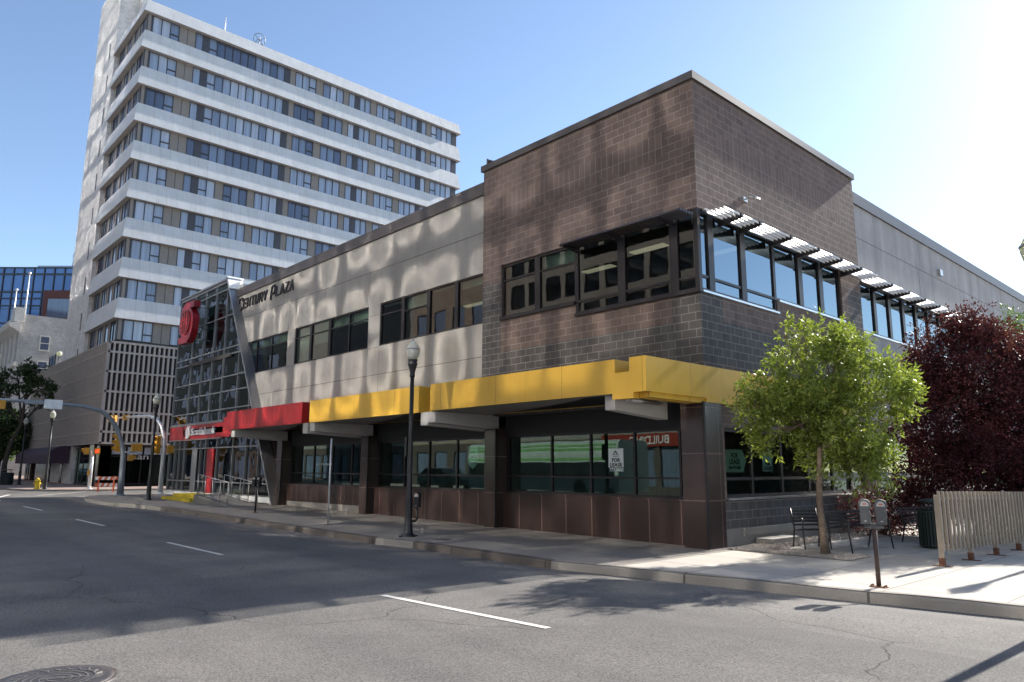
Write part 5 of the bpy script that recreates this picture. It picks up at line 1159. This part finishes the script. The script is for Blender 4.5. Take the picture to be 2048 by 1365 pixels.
# low plants under the purple trees
for k, (px, py, lab) in enumerate([(-8.3, 21.5, 'dark purple low shrub against the block wall left of the purple trees'), (-5.6, 23.6, 'dark purple low shrub right behind the litter bin'), (-3.9, 26.3, 'dark purple low shrub behind the far end of the beige fence')]):
    t = thing('low_shrub', lab, 'shrub', (px, py, 0), 'purple low shrubs'); sp = crown_pts([(px, py, .6, 1.0, 1.1, .7), (px + .8, py + .4, .6, .9, .9, .6)], 420, .6, 4); leaves('foliage', sp, 13, .08, .045, .2, 'leafpurple', t, 6, (px, py, 0))
    mb = MB(); [mb.tube([(px + random.uniform(-.2, .2), py + random.uniform(-.2, .2), 0), (px + random.uniform(-.6, .6), py + random.uniform(-.6, .6), .7)], [.02, .008], 5) for _ in range(10)]; mb.build('stem', 'barkdark', t)
mb = MB(); mb.box(-80, 10.6, zg(-80), -74, 11.4, zg(-80) + .5); tag(mb.build('planter_wall', 'beam'), 'low pale planter wall in the sun at the far left', 'wall')

# ------------------------------------------------------------------ the sunny side of the street, behind the camera (seen in the glass)
OY = -11.0
def opp(name, label, x0, x1, h, mat, floors, nw, z0=4.2, fh=3.4, wh=1.9, ww=.62, depth=14, gm='panedark', zm=12.0):
    o = thing(name, label, 'building', ((x0 + x1) / 2, OY, 0), 'sunny buildings across the street')
    us = [x0]; w = (x1 - x0) / nw; opn = []
    for i in range(nw): a = x0 + w * (i + .5 - ww / 2); b = x0 + w * (i + .5 + ww / 2); us += [a, b]; opn.append((a, b))
    us.append(x1); zs = [0, .6, 3.2, 3.9]; oz = []
    for f in range(floors): zs += [z0 + fh * f, z0 + fh * f + wh]; oz.append((zs[-2], zs[-1]))
    zs.append(h)
    def fn(u, z):
        for a, b in opn:
            if a < u < b and (.6 < z < 3.2 or any(c < z < d for c, d in oz)): return None
        return 1 if z < 3.9 else 0
    mb = MB(); wall_cells(mb, 'y', OY, us, zs, fn, .3, 1); mb.box(x0, OY - depth, 0, x1, OY - 1.2, h - .2, skip='b'); mb.box(x0 - .1, OY - .4, h, x1 + .1, OY + .25, h + .4); mb.build('wall', [mat, 'oppdark'], o)
    fr = MB(); gl = MB()
    for a, b in opn:
        for c, d in [(.6, 3.2)] + oz:
            fr.box(a, OY - .2, c, a + .05, OY - .1, d); fr.box(b - .05, OY - .2, c, b, OY - .1, d)
            for p, q in ((a, b),):      # each sheet of glass bows a little, as sealed units do
                mir = gm != 'panedark' and c > zm; N = 14 if mir else 1; g1, g2 = random.uniform(.75, 1.35), random.uniform(.75, 1.35); bow = random.uniform(.0010, .0036); tl = random.uniform(-.005, .005); tx = random.uniform(-.004, .004)
                for i in range(N):
                    for j in range(N):
                        def pt(u, v): return (p + (q - p) * u, OY - .15 + bow * 256 * (u ** g1 * (1 - u ** g1) * v ** g2 * (1 - v ** g2)) ** 2 + tl * (v - .5) * 2 + tx * (u - .5) * 2, c + (d - c) * v)
                        gl.quad([pt(i / N, j / N), pt(i / N, (j + 1) / N), pt((i + 1) / N, (j + 1) / N), pt((i + 1) / N, j / N)], 1 if mir else 0, True)
    fr.build('window_frame', 'frame', o); gl.build('window_glass', ['panemid', gm], o)
    return o
opp('brick_office', 'tan brick office building in sun across the street, seen only in reflections', -58, -44, 19, 'opp', 4, 5)
opp('glass_tower', 'tall mirror windowed block across the street that throws sunlight on the white tower, unseen itself', -82, -58, 66, 'oppgrey', 11, 12, z0=32, fh=3.0, wh=2.2, ww=.8, gm='oppglass')
OC = opp('concrete_office', 'pale concrete office with a red BUILDING sign across the street, seen in the shop glass', -44, -17.6, 34, 'oppc', 11, 13, fh=2.65, ww=.76, gm='oppglass')
opp('grey_office', 'grey concrete office across the street behind the camera, seen only in reflections', -17.6, 4, 34, 'oppgrey', 11, 11, fh=2.65, ww=.76, gm='oppglassdim')
opp('brick_store', 'long tall dark brick block across the street beyond the tower, seen only in reflections', -150, -82, 36.0, 'oppteal', 8, 14)
opp('tall_office', 'tall pale office block at the street corner behind the camera', 4, 30, 24.0, 'oppc', 5, 8)
t = thing('building_sign', 'red board with white BUILDING lettering reflected backwards in the shop glass', 'sign', (-31, OY + .2, 3.4))
mb = MB(); mb.box(-34.5, OY + .05, 3.25, -27.0, OY + .2, 4.1); mb.build('board', 'signred', t)
mb = MB(); text_mb(mb, 'BUILDING', .75, (-28.6, OY + .21, 3.42), (-1, 0, 0), (0, 0, 1), .02, bold=.01); mb.build('lettering', 'white', t)
SO = thing('plaza_office', 'low brown building across the side plaza, seen only in reflections', 'building', (34, 40, 0))
mb = MB(); mb.box(34, 12, 0, 50, 110, 6.5); mb.build('wall', 'oppdark', SO)
mb = MB(); mb.box(33.95, 14, 1, 34, 108, 3); mb.box(33.95, 14, 4, 34, 108, 5.5); mb.build('window', 'panedark', SO)
# striped bus and car waiting at the near kerb, seen in the shop windows
t = thing('city_bus', 'green and white striped bus at the near kerb, mirrored in the shop windows', 'bus', (-31.5, -2.6, zg(-31)))
z = zg(-31)
prof = [(-3.85, .35), (-1.25, .35), (-1.2, 2.4), (-1.3, 3.0), (-1.5, 3.15), (-3.6, 3.15), (-3.8, 3.0), (-3.9, 2.4)]
mb = MB(); mb.prism(prof, lambda p: (-37.8, p[0], z + p[1]), lambda p: (-25.2, p[0], z + p[1])); mb.build('body', 'buswhite', t, .06)
for k, (a, b) in enumerate(((2.05, 2.2), (2.3, 2.42), (2.55, 2.75), (2.84, 2.95))): mb = MB(); mb.box(-37.7, -1.235 - .02 * k, z + a, -25.4, -1.195 - .018 * k, z + b); mb.build('stripe', 'busgreen', t)
mb = MB(); mb.box(-37.6, -1.23, z + 1.15, -25.5, -1.19, z + 1.95); mb.build('window_band', 'carglass', t)
for x in (-35.3, -28.0):
    for y in (-1.35, -3.7): mb = MB(); mb.tube([(x, y - .12, z + .47), (x, y + .14, z + .47)], .48, 18); mb.build('wheel', 'rubber', t)
t = thing('parked_car', 'grey blue car behind the striped bus, mirrored low in the shop windows', 'car', (-41.5, -2.2, zg(-41)))
z = zg(-41)
prof = [(-2.2, .35), (2.2, .35), (2.2, .75), (2.05, .95), (1.1, 1.02), (.5, 1.5), (-1.2, 1.55), (-1.9, 1.1), (-2.2, .95)]
mb = MB(); mb.prism(prof, lambda p: (-41.5 + p[0], -1.3, z + p[1]), lambda p: (-41.5 + p[0], -3.1, z + p[1])); mb.build('body', 'carblue', t, .06)
mb = MB(); mb.prism([(.95, 1.03), (.45, 1.44), (-1.15, 1.48), (-1.7, 1.1)], lambda p: (-41.5 + p[0], -1.285, z + p[1]), lambda p: (-41.5 + p[0], -1.3, z + p[1])); mb.build('window', 'carglass', t)
for x in (-43, -40.1):
    for y in (-1.4, -3.0): mb = MB(); mb.tube([(x, y - .1, z + .33), (x, y + .12, z + .33)], .33, 16); mb.build('wheel', 'rubber', t)

# ------------------------------------------------------------------ camera, sun, sky
cam = bpy.data.cameras.new('camera'); co = bpy.data.objects.new('camera', cam); COL.objects.link(co); sc.camera = co
yaw, pit, rol = R(47.329), R(9.9366), R(.193)
f0 = Vector((-math.sin(yaw), math.cos(yaw), 0)); r0 = Vector((math.cos(yaw), math.sin(yaw), 0)); u0 = Vector((0, 0, 1))
fw = f0 * math.cos(pit) + u0 * math.sin(pit); u = u0 * math.cos(pit) - f0 * math.sin(pit)
rv = r0 * math.cos(rol) + u * math.sin(rol); uv = u * math.cos(rol) - r0 * math.sin(rol)
co.matrix_world = Matrix(((rv.x, uv.x, -fw.x, 0), (rv.y, uv.y, -fw.y, 0), (rv.z, uv.z, -fw.z, 1.75), (0, 0, 0, 1)))
cam.sensor_width = 36; cam.lens = 1455.6 / 2048 * 36; cam.clip_start = .05; cam.clip_end = 3000
sl = bpy.data.lights.new('sun', 'SUN'); so = bpy.data.objects.new('sun', sl); COL.objects.link(so)
sl.energy = 4.8; sl.angle = R(.55); sl.color = (1.0, .94, .85); so.rotation_euler = SUN.to_track_quat('Z', 'Y').to_euler(); so.location = (0, 60, 60)
wd = bpy.data.worlds.new('World'); sc.world = wd; wd.use_nodes = True; nt = wd.node_tree
sk = nt.nodes.new('ShaderNodeTexSky'); sk.sky_type = 'NISHITA'; sk.sun_disc = False
sk.sun_elevation = math.asin(SUN.z); sk.sun_rotation = math.atan2(SUN.x, SUN.y); sk.altitude = 500; sk.air_density = .9; sk.dust_density = .3; sk.ozone_density = 1.0
nt.links.new(sk.outputs[0], nt.nodes['Background'].inputs[0]); nt.nodes['Background'].inputs[1].default_value = .115
sc.view_settings.view_transform = 'Standard'; sc.view_settings.look = 'None'; sc.view_settings.exposure = 1.1; sc.view_settings.gamma = 1.0
sc.cycles.max_bounces = 8; sc.cycles.transparent_max_bounces = 12; sc.cycles.diffuse_bounces = 4; sc.cycles.glossy_bounces = 4
sc.cycles.use_denoising = True; sc.cycles.denoiser = 'OPENIMAGEDENOISE'; sc.cycles.use_adaptive_sampling = False
sc.cycles.caustics_reflective = True; sc.cycles.caustics_refractive = False; sc.cycles.blur_glossy = 0.0; sc.cycles.sample_clamp_indirect = 0
# the sun thrown back on the shaded facade by the mirror windows opposite needs guided paths
sc.cycles.use_guiding = True; sc.cycles.use_surface_guiding = True; sc.cycles.surface_guiding_probability = .7; sc.cycles.guiding_training_samples = 128
